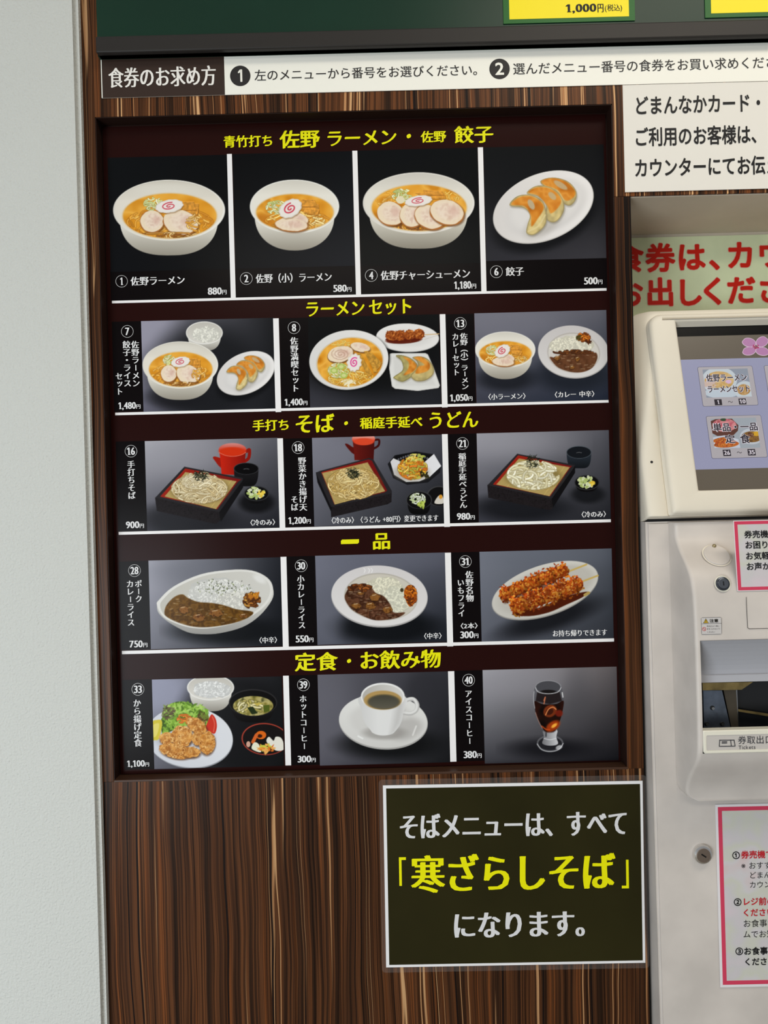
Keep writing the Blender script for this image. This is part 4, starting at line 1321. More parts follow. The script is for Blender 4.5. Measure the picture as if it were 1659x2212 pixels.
CAPS = [((238, 583), (500.5, 646)), ((508.5, 576.5), (769.5, 640)), ((779.5, 571), (1041, 634)), ((1050.5, 560), (1312, 626)),
        ((241.5, 695.3), (310.6, 888)), ((603.4, 687.6), (671, 881)), ((962.2, 679), (1028, 872)),
        ((250, 954), (318.5, 1146.4)), ((612.2, 947.7), (679.2, 1137)), ((967.2, 938), (1033.5, 1128)),
        ((257, 1213), (326.5, 1402.5)), ((619.3, 1202.3), (685.5, 1394)), ((974, 1193.5), (1041, 1385)),
        ((264, 1469), (333, 1661)), ((624.6, 1459.2), (690.5, 1651.6)), ((981.3, 1449), (1048.5, 1643))]
for tl, br in CAPS:
    mrect('caption_panel', tl, br, cap_m, 0.0002)


def tb(s, z, x0, x1, yc, h, m, style, name):
    a = q(z, (x0 + x1) / 2, yc)
    return text_box(name, s, MP, a[0], a[1], (x1 - x0) / z[2], h / z[2], m, menu, style, 0.0006)


for s, z, x0, x1, yc, h in (('青竹打ち', ZA, 810, 1110, 187, 74), ('佐野', ZA, 1155, 1405, 174, 112), ('・', ZB, 338, 366, 213, 28), ('佐野', ZB, 425, 583, 216, 72), ('餃子', ZB, 632, 874, 202, 108),
                            ('ラーメン', ZD, 305, 840, 158, 132), ('セット', ZD, 880, 1270, 142, 140),
                            ('手打ち', ZF, 1277, 1592, 155, 100), ('そば', ZG, 165, 522, 146, 172), ('・', ZG, 610, 646, 146, 36), ('稲庭手延べ', ZG, 755, 1330, 138, 108),
                            ('一', ZJ, 566, 728, 166, 40), ('品', ZJ, 852, 1006, 163, 146), ('定食', ZM, 150, 540, 162, 168), ('・', ZM, 620, 658, 156, 38), ('お飲み物', ZM, 740, 1462, 142, 168)):
    tb(s, z, x0, x1, yc, h, yel_ink, 'brush', 'section_heading')
text_box('section_heading', 'ラーメン', MP, 782, 298.5, 149, 32, yel_ink, menu, 'brush', 0.0006)
text_box('section_heading', 'うどん', MP, 980.5, 906.5, 105, 36, yel_ink, menu, 'brush', 0.0006)

for n, z, x, y, r in (('1', ZA, 180, 1052, 37), ('2', ZA, 950, 1035, 38), ('4', ZB, 120, 1073, 38), ('6', ZB, 893, 1050, 38), ('7', ZC, 218, 340, 52), ('8', ZD, 192, 332, 56), ('13', ZE, 188, 293, 56),
                      ('16', ZF, 215, 383, 53), ('18', ZG, 187, 370, 56), ('21', ZH, 187, 332, 56), ('28', ZI, 210, 425, 55), ('30', ZJ, 210, 382, 55), ('31', ZK, 192, 353, 56),
                      ('33', ZL, 235, 400, 54), ('39', ZM, 230, 370, 55), ('40', ZN, 175, 328, 55)):
    a = q(z, x, y); badge(MP.off(0.0003), n, a[0], a[1], r / z[2], cap_ink, menu)
for s, z, x0, x1, yc, h in (('佐野ラーメン', ZA, 235, 570, 1048, 54), ('佐野（小）ラーメン', ZA, 1008, 1478, 1030, 58), ('佐野チャーシューメン', ZB, 178, 730, 1068, 58), ('餃子', ZB, 950, 1063, 1048, 54)):
    tb(s, z, x0, x1, yc, h, cap_ink, 'serif', 'dish_name')
for s, z, x0, x1, yc, h in (('〈小ラーメン〉', ZE, 445, 788, 963, 56), ('〈カレー 中辛〉', ZE, 1055, 1420, 943, 56), ('〈冷のみ〉', ZF, 1258, 1475, 1005, 54), ('〈冷のみ〉〈うどん +80円〉変更できます', ZG, 495, 1475, 1027, 60),
                            ('〈冷のみ〉', ZH, 1280, 1505, 982, 56), ('〈中辛〉', ZI, 1328, 1488, 1047, 56), ('〈中辛〉', ZJ, 1310, 1468, 1010, 56), ('〈2本〉', ZK, 148, 305, 943, 54), ('お持ち帰りできます', ZK, 995, 1493, 1008, 58)):
    tb(s, z, x0, x1, yc, h, cap_ink, 'serif', 'dish_note')


def vcol(z, lst):
    out = []
    for s, x, y0, y1, w in lst:
        a = q(z, x, y0); b = q(z, x, y1); out.append((s, a[0], a[1], b[1], w / z[2]))
    columns('dish_name', out, MP, cap_ink, menu, 'serif', 0.0006)


vcol(ZC, [('佐野ラーメン', 289, 420, 815, 68), ('餃子・ライス', 216, 420, 815, 68), ('セット', 150, 690, 885, 62)])
vcol(ZD, [('佐野満喫セット', 199, 418, 925, 74)])
vcol(ZE, [('佐野（小）ラーメン', 226, 380, 902, 70), ('カレーセット', 147, 382, 775, 66)])
vcol(ZF, [('手打ちそば', 219, 466, 804, 68)])
vcol(ZG, [('野菜かき揚げ天', 229, 456, 952, 74), ('そば', 154, 812, 952, 68)])
vcol(ZH, [('稲庭手延べうどん', 190, 418, 928, 72)])
vcol(ZI, [('ポーク', 247, 510, 712, 66), ('カレーライス', 175, 510, 924, 68)])
vcol(ZJ, [('小カレーライス', 211, 466, 948, 68)])
vcol(ZK, [('佐野名物', 231, 438, 724, 74), ('いもフライ', 153, 512, 864, 66)])
vcol(ZL, [('から揚げ定食', 232, 486, 902, 70)])
vcol(ZM, [('ホットコーヒー', 232, 460, 954, 66)])
vcol(ZN, [('アイスコーヒー', 179, 414, 908, 66)])
for s, z, x0, x1, yc, h in (('880', ZA, 712, 828, 1112, 44), ('580', ZA, 1487, 1600, 1095, 44), ('1,180', ZB, 632, 768, 1132, 46), ('500', ZB, 1434, 1548, 1106, 44),
                            ('1,480', ZC, 142, 330, 972, 58), ('1,400', ZD, 106, 315, 1014, 62), ('1,050', ZE, 94, 300, 974, 62), ('900', ZF, 170, 328, 1026, 60), ('1,200', ZG, 98, 304, 1038, 62),
                            ('980', ZH, 135, 300, 1001, 62), ('750', ZI, 164, 326, 1082, 62), ('550', ZJ, 160, 320, 1036, 62), ('300', ZK, 145, 312, 1025, 64), ('1,100', ZL, 140, 333, 1048, 56),
                            ('300', ZM, 178, 340, 1034, 60), ('380', ZN, 130, 292, 994, 64)):
    a = q(z, x0, yc); b = q(z, x1, yc)
    price(MP.off(0.0002), s, a[0], b[0], a[1] - 0, h / z[2], cap_ink, menu)
settle(menu)

# ---------------------------------------------------------------- green board above, with its rail and price posters
ZZ1, ZZ2 = (0, 0, 1659 / 830), (830, 0, 1659 / 829)
YR = -0.020
RP = wallp(YR)
board = thing('menu_board', 'large dark green board with a black metal lower rail, above the white banner', 'board', (0.3, 0, 2.2))
zr1 = P(830, 62, YR)[1]; zr0 = P(830, 97.5, YR)[1]
bx0 = P(206, 90, YR)[0]
green = mat('green_board', (20, 48, 36), 0.34, 0.16, mottle=0.06, mscale=5)
box('panel', bx0, XR, -0.012, -0.001, zr0, 2.9, green, board)
railm = mat('black_metal_rail', (40, 37, 35), 0.5, 0.25, metal=0.0)
box('rail', bx0, XR, YR, -0.0005, zr0, zr1, railm, board, bev=0.0022)
settle(board)
GP = wallp(-0.0135)


def price_poster(tl, br, label, txt):
    u0, v0, u1, v1 = prect(GP, tl, br); v1 = v0 + 0.30
    t = thing('price_poster', label, 'poster', ((u0 + u1) / 2, -0.0135, v0), 'yellow price posters on the green board')
    slab('green_border', GP, (u0, v0, u1, v1), -0.0008, 0.0, mat('poster_green', (20, 92, 28), 0.4, 0.2), t)
    a = GP.size(1100, 20, 13, 9)
    slab('yellow_sheet', GP, (u0 + a[0], v0 + a[1], u1 - a[0], v1 - a[0]), 0.0, 0.0002, mat('poster_yellow', (244, 222, 10), 0.4, 0.2), t)
    if txt:
        k = mat('black_print', (22, 22, 24), 0.5, 0.2)
        text_box('price_lettering', '1,000', GP, 1255, 19, 66, 20, k, t, 'heavy', 0.0005)
        text_box('price_lettering', '円', GP, 1297, 18, 13, 18, k, t, 'serif', 0.0005)
        text_box('price_lettering', '(税込)', GP, 1325, 18, 37, 17, k, t, 'mincho', 0.0005)
    settle(t)


price_poster((1086.5, 0), (1372, 44), 'yellow price poster reading 1,000 yen, bordered green, on the dark green board', True)
price_poster((1522.5, 0), (1810, 31), 'yellow poster without a price, cut by the top right corner, on the green board', False)

# ---------------------------------------------------------------- white banner with the ordering steps
YBn = -0.0016
BP = wallp(YBn)
u0, v0, u1, v1 = prect(BP, (217, 116), (1700, 173.5)); u1 = XR - 0.3
ban = thing('instruction_banner', 'long white banner with a brown heading box and numbered ordering steps, under the black rail', 'sign', ((u0 + u1) / 2, YBn, v0))
banw = mat('banner_white', (240, 238, 228), 0.45, 0.2)
slab('sheet', BP, (u0, v0, u1, v1), -0.0012, 0, banw, ban)
a = prect(BP, (219.5, 129), (486, 205))
slab('heading_box', BP, a, 0, 0.0002, mat('banner_brown', (54, 40, 34), 0.45, 0.2), ban)
bk = mat('black_print', (22, 22, 24), 0.5, 0.2)
dk2 = mat('dark_grey_print', (44, 42, 42), 0.5, 0.2)
text_box('heading_lettering', '食券のお求め方', BP, 350.5, 166, 232, 43, mat('banner_heading_white', (236, 232, 226), 0.5, 0.2), ban, 'serif', 0.0006)
for n, px, py in (('1', 519, 164), ('2', 1079, 149)):
    c = BP.uv(px, py); r = BP.size(px, py, 44, 44)[0] / 2
    b_ = disc('number_badge', BP, c, r, 0, 0.0003, dk2, ban)
    w = text_box('number_lettering', n, BP, px, py, 9 if n == '1' else 19, 27, banw, b_, 'bold', 0.0006)
text_left('step_lettering', '左のメニューから番号をお選びください。', BP, 551, 163.5, 26.2, dk2, ban, 'mincho', 0.0005, gap=-0.0)
text_left('step_lettering', '選んだメニュー番号の食券をお買い求めください。', BP, 1109, 149.5, 27.2, dk2, ban, 'mincho', 0.0005)
settle(ban)

# ---------------------------------------------------------------- white notice about the cards
CP = wallp(-0.0018)
u0, v0, u1, v1 = prect(CP, (1345, 184), (1700, 404)); v0 = CP.uv(1349, 415)[1]; u1 = u0 + 0.42
crd = thing('card_notice', 'plain white paper notice with three lines of large black letters, beside the menu top corner', 'sign', ((u0 + u1) / 2, -0.0018, v0))
slab('sheet', CP, (u0, v0, u1, v1), -0.0012, 0, mat('paper_white', (226, 222, 214), 0.6, 0.2), crd)
for s, y in (('どまんなかカード・', 229), ('ご利用のお客様は、', 297), ('カウンターにてお伝え', 364)):
    text_left('lettering', s, CP, 1371, y, 43, bk, crd, 'bold', 0.0004, sx=0.735)
settle(crd)

# ---------------------------------------------------------------- green and red notice on the alcove's back
SPn = wallp(YA - 0.0015)
u0, v0, u1, v1 = prect(SPn, (1364, 514), (1700, 676)); v0 = SPn.uv(1369, 690)[1] - 0.012; u0 = xal + 0.012; u1 = u0 + 0.62
sg = thing('counter_notice', 'pale green notice with two lines of rounded red letters, behind the touch screen', 'sign', ((u0 + u1) / 2, YA, v0))
slab('sheet', SPn, (u0, v0, u1, v1), -0.001, 0, mat('pale_green_paper', (214, 222, 182), 0.6, 0.2, mottle=0.05, mscale=9), sg)
Z3 = (1300, 400, 1659 / 359)
ch = [('食', 268, 730), ('券', 582, 728), ('は', 890, 720), ('、', 1210, 712), ('カ', 1382, 702), ('ウ', 1690, 690),
      ('お', 268, 1085), ('出', 582, 1070), ('し', 868, 1072), ('く', 1112, 1060), ('だ', 1388, 1050), ('さ', 1690, 1046)]
it = [(k,) + q(Z3, x, y) for k, x, y in ch]
text_chars('letter_halo', it, SPn, 64, mat('pink_print', (226, 158, 140), 0.5, 0.2), sg, 'roundhalo', 0.0005)
text_chars('lettering', it, SPn, 64, mat('red_print', (204, 34, 18), 0.5, 0.2), sg, 'round', 0.0010)
settle(sg)

# ---------------------------------------------------------------- laminated soba notice
Z7 = (780, 1640, 1659 / 640)
DP = Plane((0, -0.0022, CAMZ), (1, 0, -0.0077))
u0, v0, u1, v1 = prect(DP, q(Z7, 122, 147), q(Z7, 1592, 1140))
so = thing('soba_notice', 'dark olive laminated notice with white edge and yellow middle line, below the menu', 'sign', tuple(DP.at((u0 + u1) / 2, v0)))
film = bpy.data.materials.new('laminate_film'); film.use_nodes = True
nt = film.node_tree; b_ = nt.nodes['Principled BSDF']
b_.inputs['Base Color'].default_value = (0.7, 0.66, 0.62, 1); b_.inputs['Roughness'].default_value = 0.3; b_.inputs['Alpha'].default_value = 0.03
k = DP.size(1110, 1890, 9, 12)
slab('laminate_film', DP, (u0 - k[0], v0 - k[1], u1 + k[0], v1 + k[1]), -0.0012, -0.0006, film, so, r=0.006)
slab('white_edge', DP, (u0, v0, u1, v1), -0.0006, 0, mat('soba_notice_white', (226, 225, 226), 0.4, 0.2), so)
a = prect(DP, q(Z7, 140, 164), q(Z7, 1577, 1126))
slab('panel', DP, a, 0, 0.0002, mat('olive_print', (40, 37, 17), 0.3, 0.08, mottle=0.12, mscale=4), so)
sw = mat('soba_notice_lettering', (214, 213, 214), 0.45, 0.2)


def sb(s, x0, x1, yc, h, m, st):
    a = q(Z7, (x0 + x1) / 2, yc); text_box('lettering', s, DP, a[0], a[1], (x1 - x0) / Z7[2], h / Z7[2], m, so, st, 0.0006)


sb('そばメニューは、すべて', 217, 1487, 365, 138, sw, 'heavy')
sb('寒ざらしそば', 278, 1425, 632, 215, yel_ink, 'heavy')
sb('「', 213, 252, 628, 160, yel_ink, 'serif')
sb('」', 1458, 1498, 642, 160, yel_ink, 'serif')
sb('になります。', 520, 1252, 925, 142, sw, 'heavy')
scr = mat('dull_scuff', (74, 72, 58), 0.6, 0.2)
settle(so)


# ---------------------------------------------------------------- the ticket machine in the alcove
X0 = 0.418                       # left side of the cabinet
XB = 0.4534                      # left edge of the console and of the screen's bezel
XE = 0.90                        # its right side, out of the picture
ivory = mat('machine_ivory', (222, 214, 198), 0.42, 0.35, mottle=0.02, mscale=5)
ivory_dirty = mat('machine_grey_ivory', (202, 194, 187), 0.45, 0.35, mottle=0.045, mscale=11)
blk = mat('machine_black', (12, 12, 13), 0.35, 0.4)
steel = mat('machine_steel', (170, 172, 176), 0.28, 0.5, metal=1.0)
chrome = mat('machine_chrome', (228, 226, 224), 0.16, 0.5, metal=1.0)
tm = thing('ticket_machine', 'ivory meal ticket machine with touch screen and ticket slot, in the alcove', 'vending machine', ((X0 + XE) / 2, 0.06, 0))


def zpy(py, y, px=1450):
    return P(px, py, y)[1]


YF = -0.031
zsplit1 = zpy(1117, -0.035); zsplit0 = zpy(1127, -0.035)
# cabinet: the front leans out a little towards the floor
bm = bmesh.new(); bmesh.ops.create_cube(bm, size=1)
for v in bm.verts:
    top = v.co.z > 0; fr = v.co.y < 0
    v.co = Vector((X0 if v.co.x < 0 else XE, (-0.016 if top else -0.040) if fr else 0.19, zsplit0 if top else 0.06))
bmesh.ops.bevel(bm, geom=[q_ for q_ in bm.edges if all(v.co.y < 0 for v in q_.verts)], offset=0.0035, segments=3, affect='EDGES')
bm_obj('cabinet', bm, ivory_dirty, tm)
box('gap_shade', X0 - 0.0022, XE, 0.012, 0.16, 0.0, zsplit1, blk, tm)  # black box added to stand in for the shaded gap beside the stile
box('plinth', X0 + 0.01, XE - 0.01, -0.01, 0.19, 0.0, 0.062, blk, tm)
box('seam', X0 + 0.004, XE - 0.004, -0.012, 0.18, zsplit0 - 0.002, zsplit1 + 0.004, blk, tm)


def yface(z):
    """where the cabinet's leaning front stands at a height"""
    t = (zsplit0 - z) / (zsplit0 - 0.06); return -0.016 + t * (-0.040 + 0.016)


# ---- head with the touch screen, leaning back
pa = Vector((0, -0.021, zpy(1087, -0.021))); pb = Vector((0, 0.052, zpy(720, 0.052)))
HP = Plane(pa, (1, 0, 0), pb - pa)
vtop = HP.uv(1450, 665)[1]; vbot = HP.uv(1450, 1116)[1]
hu1 = XE
v981 = HP.uv(1390, 985)[1]; v770 = HP.uv(1398, 770)[1]


def hout(k, r, tap):
    # outline of the housing; towards the top its front face draws in from the left side
    p_ = rrect(X0 + k, vbot + min(k, 0.002), hu1, vtop - k, (0.003, 0.003, r, r), 8)
    va_, vb_ = vtop - k - r, vbot + 0.003
    p_ += [(X0 + k, va_ + (vb_ - va_) * i / 15) for i in range(1, 15)]
    f = lambda u, v: u + tap * 0.030 * max(0, min(1, (v - v981) / (v770 - v981))) * max(0, 1 - (u - X0) / 0.09)
    return [(f(u, v), v) for u, v in p_]


loops_mesh('screen_housing', HP, [(hout(0, 0.032, 0), -0.10), (hout(0, 0.032, 0), -0.03), (hout(0, 0.032, 0.25), -0.016), (hout(0.0012, 0.031, 0.8), -0.008), (hout(0.0035, 0.030, 1), -0.0045),
                                  (hout(0.009, 0.028, 1), -0.003), (hout(0.030, 0.020, 1), -0.002), (hout(0.037, 0.018, 0), -0.010)], ivory, tm, cap0=True, smooth=True)
# bezel: a raised frame about the screen
ux0 = HP.uv(1480, 880)[0]; vx1 = HP.uv(1454, 706)[1]; vx0 = HP.uv(1508, 1062)[1]
bt = HP.uv(1450, 681)[1]; N_ = 8
out = lambda k, r: rrect(XB + k, vbot + 0.002 + k, hu1 - 0.02 - k, bt - k, (0.004, 0.004, 0.024, max(0.024 - k, 0.004)), N_)
inn = lambda k, t=0.0: rrect(ux0 - k, vx0 - k, ux0 + 0.34 + k, vx1 + k + t, 0.0015, N_)
loops_mesh('bezel', HP, [(out(-0.001, 0), -0.0095), (out(-0.001, 0), -0.003), (out(0.0005, 0), -0.0025), (out(0.001, 0), 0.004), (out(0.003, 0), 0.0075), (out(0.007, 0), 0.009),
                         (out(0.014, 0), 0.0095), (inn(0.004, 0.0062), 0.0095), (inn(0.0015, 0.006), 0.009), (inn(0, 0.0056), 0.007), (inn(0, 0.0052), 0.006), (inn(0), -0.0035)], ivory, tm, cap1=False, smooth=True)
SPL = HP.off(-0.0028)
scr_u0, scr_v0, scr_v1 = ux0, vx0, vx1
ts = slab('touch_screen', SPL, (ux0 - 0.002, vx0 - 0.002, ux0 + 0.342, vx1 + 0.002), -0.004, 0, mat('screen_black_edge', (8, 8, 10), 0.25, 0.08), tm)
S1 = (1440, 690, 1659 / 219); S2 = (1480, 860, 1650 / 179)
EM = 0.78


def sc_rect(name, u0, v0, u1, v1, m, lift):
    return mesh(name, [SPL.at(u0, v0, lift), SPL.at(u1, v0, lift), SPL.at(u1, v1, lift), SPL.at(u0, v1, lift)], [(0, 1, 2, 3)], m, ts)


dx0 = ux0 + SPL.size(1480, 900, 4, 4)[0]; dx1 = ux0 + 0.336
va = SPL.uv(*q(S1, 160, 285))[1]; vb = SPL.uv(*q(S1, 205, 662))[1]; vc = SPL.uv(*q(S2, 215, 1425))[1]; vd = SPL.uv(*q(S2, 268, 1835))[1]
sc_rect('display', dx0, vb, dx1, va, mat('screen_taupe', (104, 94, 80), 0.25, 0.3, emit=EM), 0.0002)
sc_rect('display', dx0, vc, dx1, vb, mat('screen_lavender', (160, 161, 190), 0.25, 0.3, emit=EM), 0.0002)
sc_rect('display', dx0, vd, dx1, vc, mat('screen_taupe', (104, 94, 80)), 0.0002)
# the flower emblem
fl = []


def petals(k, m, lift, name):
    vs = []; fs = []
    for (x, y, rx, ry, a) in ((1345, 380, 108, 66, 12), (1560, 368, 98, 74, -28), (1345, 520, 105, 62, -8), (1565, 525, 105, 62, 10)):
        n = len(vs)
        for i in range(40):
            t = 2 * math.pi * i / 40; rr = 1 - 0.10 * max(0, math.cos(t * 1.0 - math.radians(200 if x < 1450 else -20))) ** 12
            ca, sa = math.cos(math.radians(a)), math.sin(math.radians(a))
            X_ = (rx + k) * rr * math.cos(t); Y_ = (ry + k) * rr * math.sin(t)
            vs.append(SPL.at(*SPL.uv(*q(S1, x + X_ * ca - Y_ * sa, y + X_ * sa + Y_ * ca)), lift + (n / 40) * 0.00004))
        fs.append(tuple(reversed(range(n, n + 40))))
    return mesh(name, vs, fs, m, ts)


emb = petals(10, mat('screen_pale_pink', (222, 192, 214), 0.3, 0.3, emit=EM), 0.0004, 'flower_emblem')
petals(0, mat('screen_pink', (190, 130, 178), 0.3, 0.3, emit=EM), 0.0007, 'flower_emblem')
vs = []; fs = []
for i, (x, y) in enumerate(((1420, 430), (1450, 450), (1490, 430), (1470, 470), (1440, 480), (1415, 455), (1495, 465))):
    n = len(vs)
    vs += [SPL.at(*SPL.uv(*q(S1, x + 14 * math.cos(t * 0.785), y + 14 * math.sin(t * 0.785))), 0.0010 + i * 2e-5) for t in range(8)]
    fs.append(tuple(reversed(range(n, n + 8))))
mesh('flower_emblem', vs, fs, mat('screen_magenta', (186, 50, 110), 0.3, 0.3, emit=EM), ts)
btn = mat('screen_button', (184, 178, 182), 0.3, 0.3, emit=EM); edge = mat('screen_button_edge', (84, 84, 110), 0.3, 0.3, emit=EM)
wht = mat('screen_white', (226, 218, 226), 0.3, 0.3, emit=EM); ink_s = mat('screen_ink', (28, 18, 34), 0.3, 0.3, emit=EM)
pic_s = ink_mat('screen_picture', 0.3, 0.2, EM)


def button(z, cm, w_, h_, pic, pw, ph, lab):
    """one touch button: centre and size in zoom units"""
    cpx = q(z, *cm); c = SPL.uv(*cpx); e_ = SPL.size(cpx[0], cpx[1], w_ / z[2], h_ / z[2])
    R = lambda k: (c[0] - e_[0] / 2 - k, c[1] - e_[1] / 2 - k, c[0] + e_[0] / 2 + k, c[1] + e_[1] / 2 + k)
    t = slab('touch_button', SPL, R(0.0006), 0.0002, 0.0004, edge, ts, r=0.003); t['label'] = lab
    slab('button_face', SPL, R(0), 0.0004, 0.0005, btn, t, r=0.0026)
    return t


Zb = S1
b1 = button(S1, (998, 1090), 892, 640, None, 0, 0, 'touch button for ramen, numbers 1 to 10')
b2 = button(S2, (1020, 768), 1090, 836, None, 0, 0, 'touch button for single dishes, numbers 26 to 35')
cpx = q(S1, 2085, 1060); c_ = SPL.uv(*cpx); e_ = SPL.size(cpx[0], cpx[1], 892 / S1[2], 640 / S1[2])
for dv in (0, SPL.uv(*q(S2, 1020, 768))[1] - SPL.uv(*q(S1, 998, 1090))[1]):
    t = slab('touch_button', SPL, (c_[0] - e_[0] / 2, c_[1] - e_[1] / 2 + dv, c_[0] + e_[0] / 2, c_[1] + e_[1] / 2 + dv), 0.0002, 0.0004, edge, ts, r=0.003)
    slab('button_face', SPL, (c_[0] - e_[0] / 2 + 0.0006, c_[1] - e_[1] / 2 + 0.0006 + dv, c_[0] + e_[0] / 2 - 0.0006, c_[1] + e_[1] / 2 - 0.0006 + dv), 0.0004, 0.0005, btn, t, r=0.0026)
BPn = SPL.off(0.0005)
c = Print(BPn, q(S1, 585, 822), q(S1, 1395, 1262), S1, 0.5)
c.fill((150, 158, 172)); c.ell(860, 1000, 290, 220, (206, 216, 222)); c.ell(860, 1000, 240, 150, c.ncol([(206, 160, 90), (226, 196, 140)], 60, 3)); c.ell(710, 1060, 110, 60, (216, 190, 176)); c.ell(1010, 1020, 50, 32, (226, 190, 220)); c.ell(900, 1200, 280, 90, (200, 212, 222))
c.ell(1280, 1160, 170, 150, (206, 216, 222)); c.ell(1260, 1150, 110, 90, c.ncol([(176, 130, 70), (214, 176, 120)], 40, 5)); c.strands(900, 1080, 140, 40, 20, 12, [(226, 190, 120)], (176, 126, 60), 80)
c.mesh('button_picture', pic_s, b1, 0.0002)
c = Print(BPn, q(S2, 500, 410), q(S2, 1500, 985), S2, 0.5)
c.fill((168, 176, 184)); c.poly([(480, 470), (600, 420), (930, 410), (1060, 540), (1050, 650), (960, 740), (640, 755), (520, 690)], (96, 54, 44)); c.ell(780, 540, 240, 130, c.ncol([(196, 96, 110), (226, 150, 150), (176, 80, 90)], 60, 3)); c.ell(760, 430, 60, 30, (50, 76, 50))
c.poly([(520, 790), (780, 740), (1060, 820), (1100, 990), (540, 995)], (206, 212, 224)); c.ell(800, 890, 280, 90, (214, 218, 228)); c.crumb = None
c.ell(720, 830, 190, 46, c.ncol(FRY, 30, 2), -10); c.ell(820, 920, 250, 66, c.ncol(FRY, 26, 5), -4); c.blobs(820, 900, 220, 60, 80, 16, FRY, 0.7)
c.ell(1330, 760, 240, 160, (200, 206, 214)); c.ell(1330, 770, 210, 110, c.ncol([(120, 80, 34), (150, 106, 44), (98, 66, 30)], 40, 4)); c.ell(1420, 710, 80, 46, (222, 170, 40), soft=20); c.blobs(1300, 730, 70, 40, 30, 14, [(96, 50, 30), (160, 120, 90), (70, 36, 24)])
c.mesh('button_picture', pic_s, b2, 0.0002)


def outlined(z, s, x0, x1, yc, h, par):
    a = q(z, (x0 + x1) / 2, yc); w_ = (x1 - x0) / z[2]; h_ = h / z[2]
    text_box('button_halo', s, SPL, a[0], a[1], w_ * 1.045, h_ * 1.10, wht, par, 'halo', 0.0010)
    text_box('button_lettering', s, SPL, a[0], a[1], w_, h_, ink_s, par, 'bold', 0.0015)


outlined(S1, '佐野ラーメン', 640, 1305, 958, 124, b1); outlined(S1, 'ラーメンセット', 665, 1350, 1145, 112, b1)
outlined(S2, '単品・一品', 550, 1430, 580, 166, b2); outlined(S2, '定', 785, 985, 820, 170, b2); outlined(S2, '食', 1085, 1285, 815, 185, b2)
for z, s, x, y, w_, h_, par in ((S1, '1', 842, 1357, 120, 98, b1), (S1, '10', 1238, 1345, 120, 98, b1), (S2, '26', 828, 1092, 152, 128, b2), (S2, '35', 1320, 1080, 152, 128, b2)):
    a = q(z, x, y); u_ = SPL.uv(*a); e_ = SPL.size(a[0], a[1], w_ / z[2], h_ / z[2])
    slab('number_box', SPL, (u_[0] - e_[0] / 2, u_[1] - e_[1] / 2, u_[0] + e_[0] / 2, u_[1] + e_[1] / 2), 0.0005, 0.0006, ink_s, par)
    text_box('button_lettering', s, SPL, a[0], a[1], (w_ * 0.28 if s == '1' else w_ * 0.8) / z[2], h_ * 0.66 / z[2], wht, par, 'heavy', 0.0009)
for z, x, y, w_, par in ((S1, 1040, 1352, 80, b1), (S2, 1075, 1085, 100, b2)):
    a = q(z, x, y); text_box('button_lettering', '～', SPL, a[0], a[1], w_ / z[2], w_ * 0.36 / z[2], ink_s, par, 'gothic', 0.0009)
c = HP.uv(1409, 997); disc('screw_hole', HP.off(-0.003), c, 0.0022, 0.0, 0.0006, blk, tm)

# ---- console: bulging front with the ticket slot
prof = [(1128, -0.0416), (1150, -0.0405), (1162, -0.0412), (1185, -0.054), (1205, -0.068), (1223, -0.0816), (1249, -0.0946), (1285, -0.1010), (1320, -0.1035), (1400, -0.1060), (1516, -0.1075), (1600, -0.1070), (1629, -0.1060),
        (1640, -0.1030), (1652, -0.0965), (1666, -0.083), (1681, -0.070), (1700, -0.0605), (1716, -0.0585), (1731, -0.0575)]
pz = [(zpy(py, y, 1490), y) for py, y in prof]
zs_ = np.array([p_[0] for p_ in pz])[::-1]; ys_ = np.array([p_[1] for p_ in pz])[::-1]


def ycon(z):
    f = lambda t: np.interp(t, zs_, ys_)
    return float((f(z - 0.008) + f(z - 0.004) + 2 * f(z) + f(z + 0.004) + f(z + 0.008)) / 6)


ZT, ZBt = zs_[-1], zs_[0]
zo1 = zpy(1384, ycon(zpy(1384, -0.106, 1515)), 1515); zo0 = zpy(1628, -0.107, 1522)
rows = sorted(set([round(float(t), 5) for t in np.linspace(ZBt, ZT, 70)] + [round(zo0, 5), round(zo1, 5)]), reverse=True)
xo0, xo1 = 0.4605, 0.74
RB = 0.019
vs = []; idx = []; fs = []
for z in rows:
    k = 0.0 if z > ZBt + RB else RB - math.sqrt(max(RB * RB - (ZBt + RB - z) ** 2, 0))
    y = ycon(z); e_ = 0.0045; yb = yface(z) + 0.004
    xs = [(XB + k, yb), (XB + k, y + e_), (XB + k + e_ * 0.3, y + e_ * 0.3), (XB + k + e_, y), (max(xo0, XB + k + e_ + 0.001), y), (0.56, y), (xo1, y), (XE - 0.03, y), (XE - 0.03, yb)]
    idx.append([len(vs) + i for i in range(len(xs))]); vs += [(x, yy, z) for x, yy in xs]
for i in range(len(rows) - 1):
    for j in range(len(idx[0]) - 1):
        if rows[i] <= zo1 + 1e-5 and rows[i + 1] >= zo0 - 1e-5 and j in (4, 5):
            continue
        fs.append((idx[i][j], idx[i + 1][j], idx[i + 1][j + 1], idx[i][j + 1]))
fs.append(tuple(idx[-1])); fs.append(tuple(reversed(idx[0])))
mesh('console', vs, fs, ivory_dirty, tm, smooth=True)
yo = -0.1068
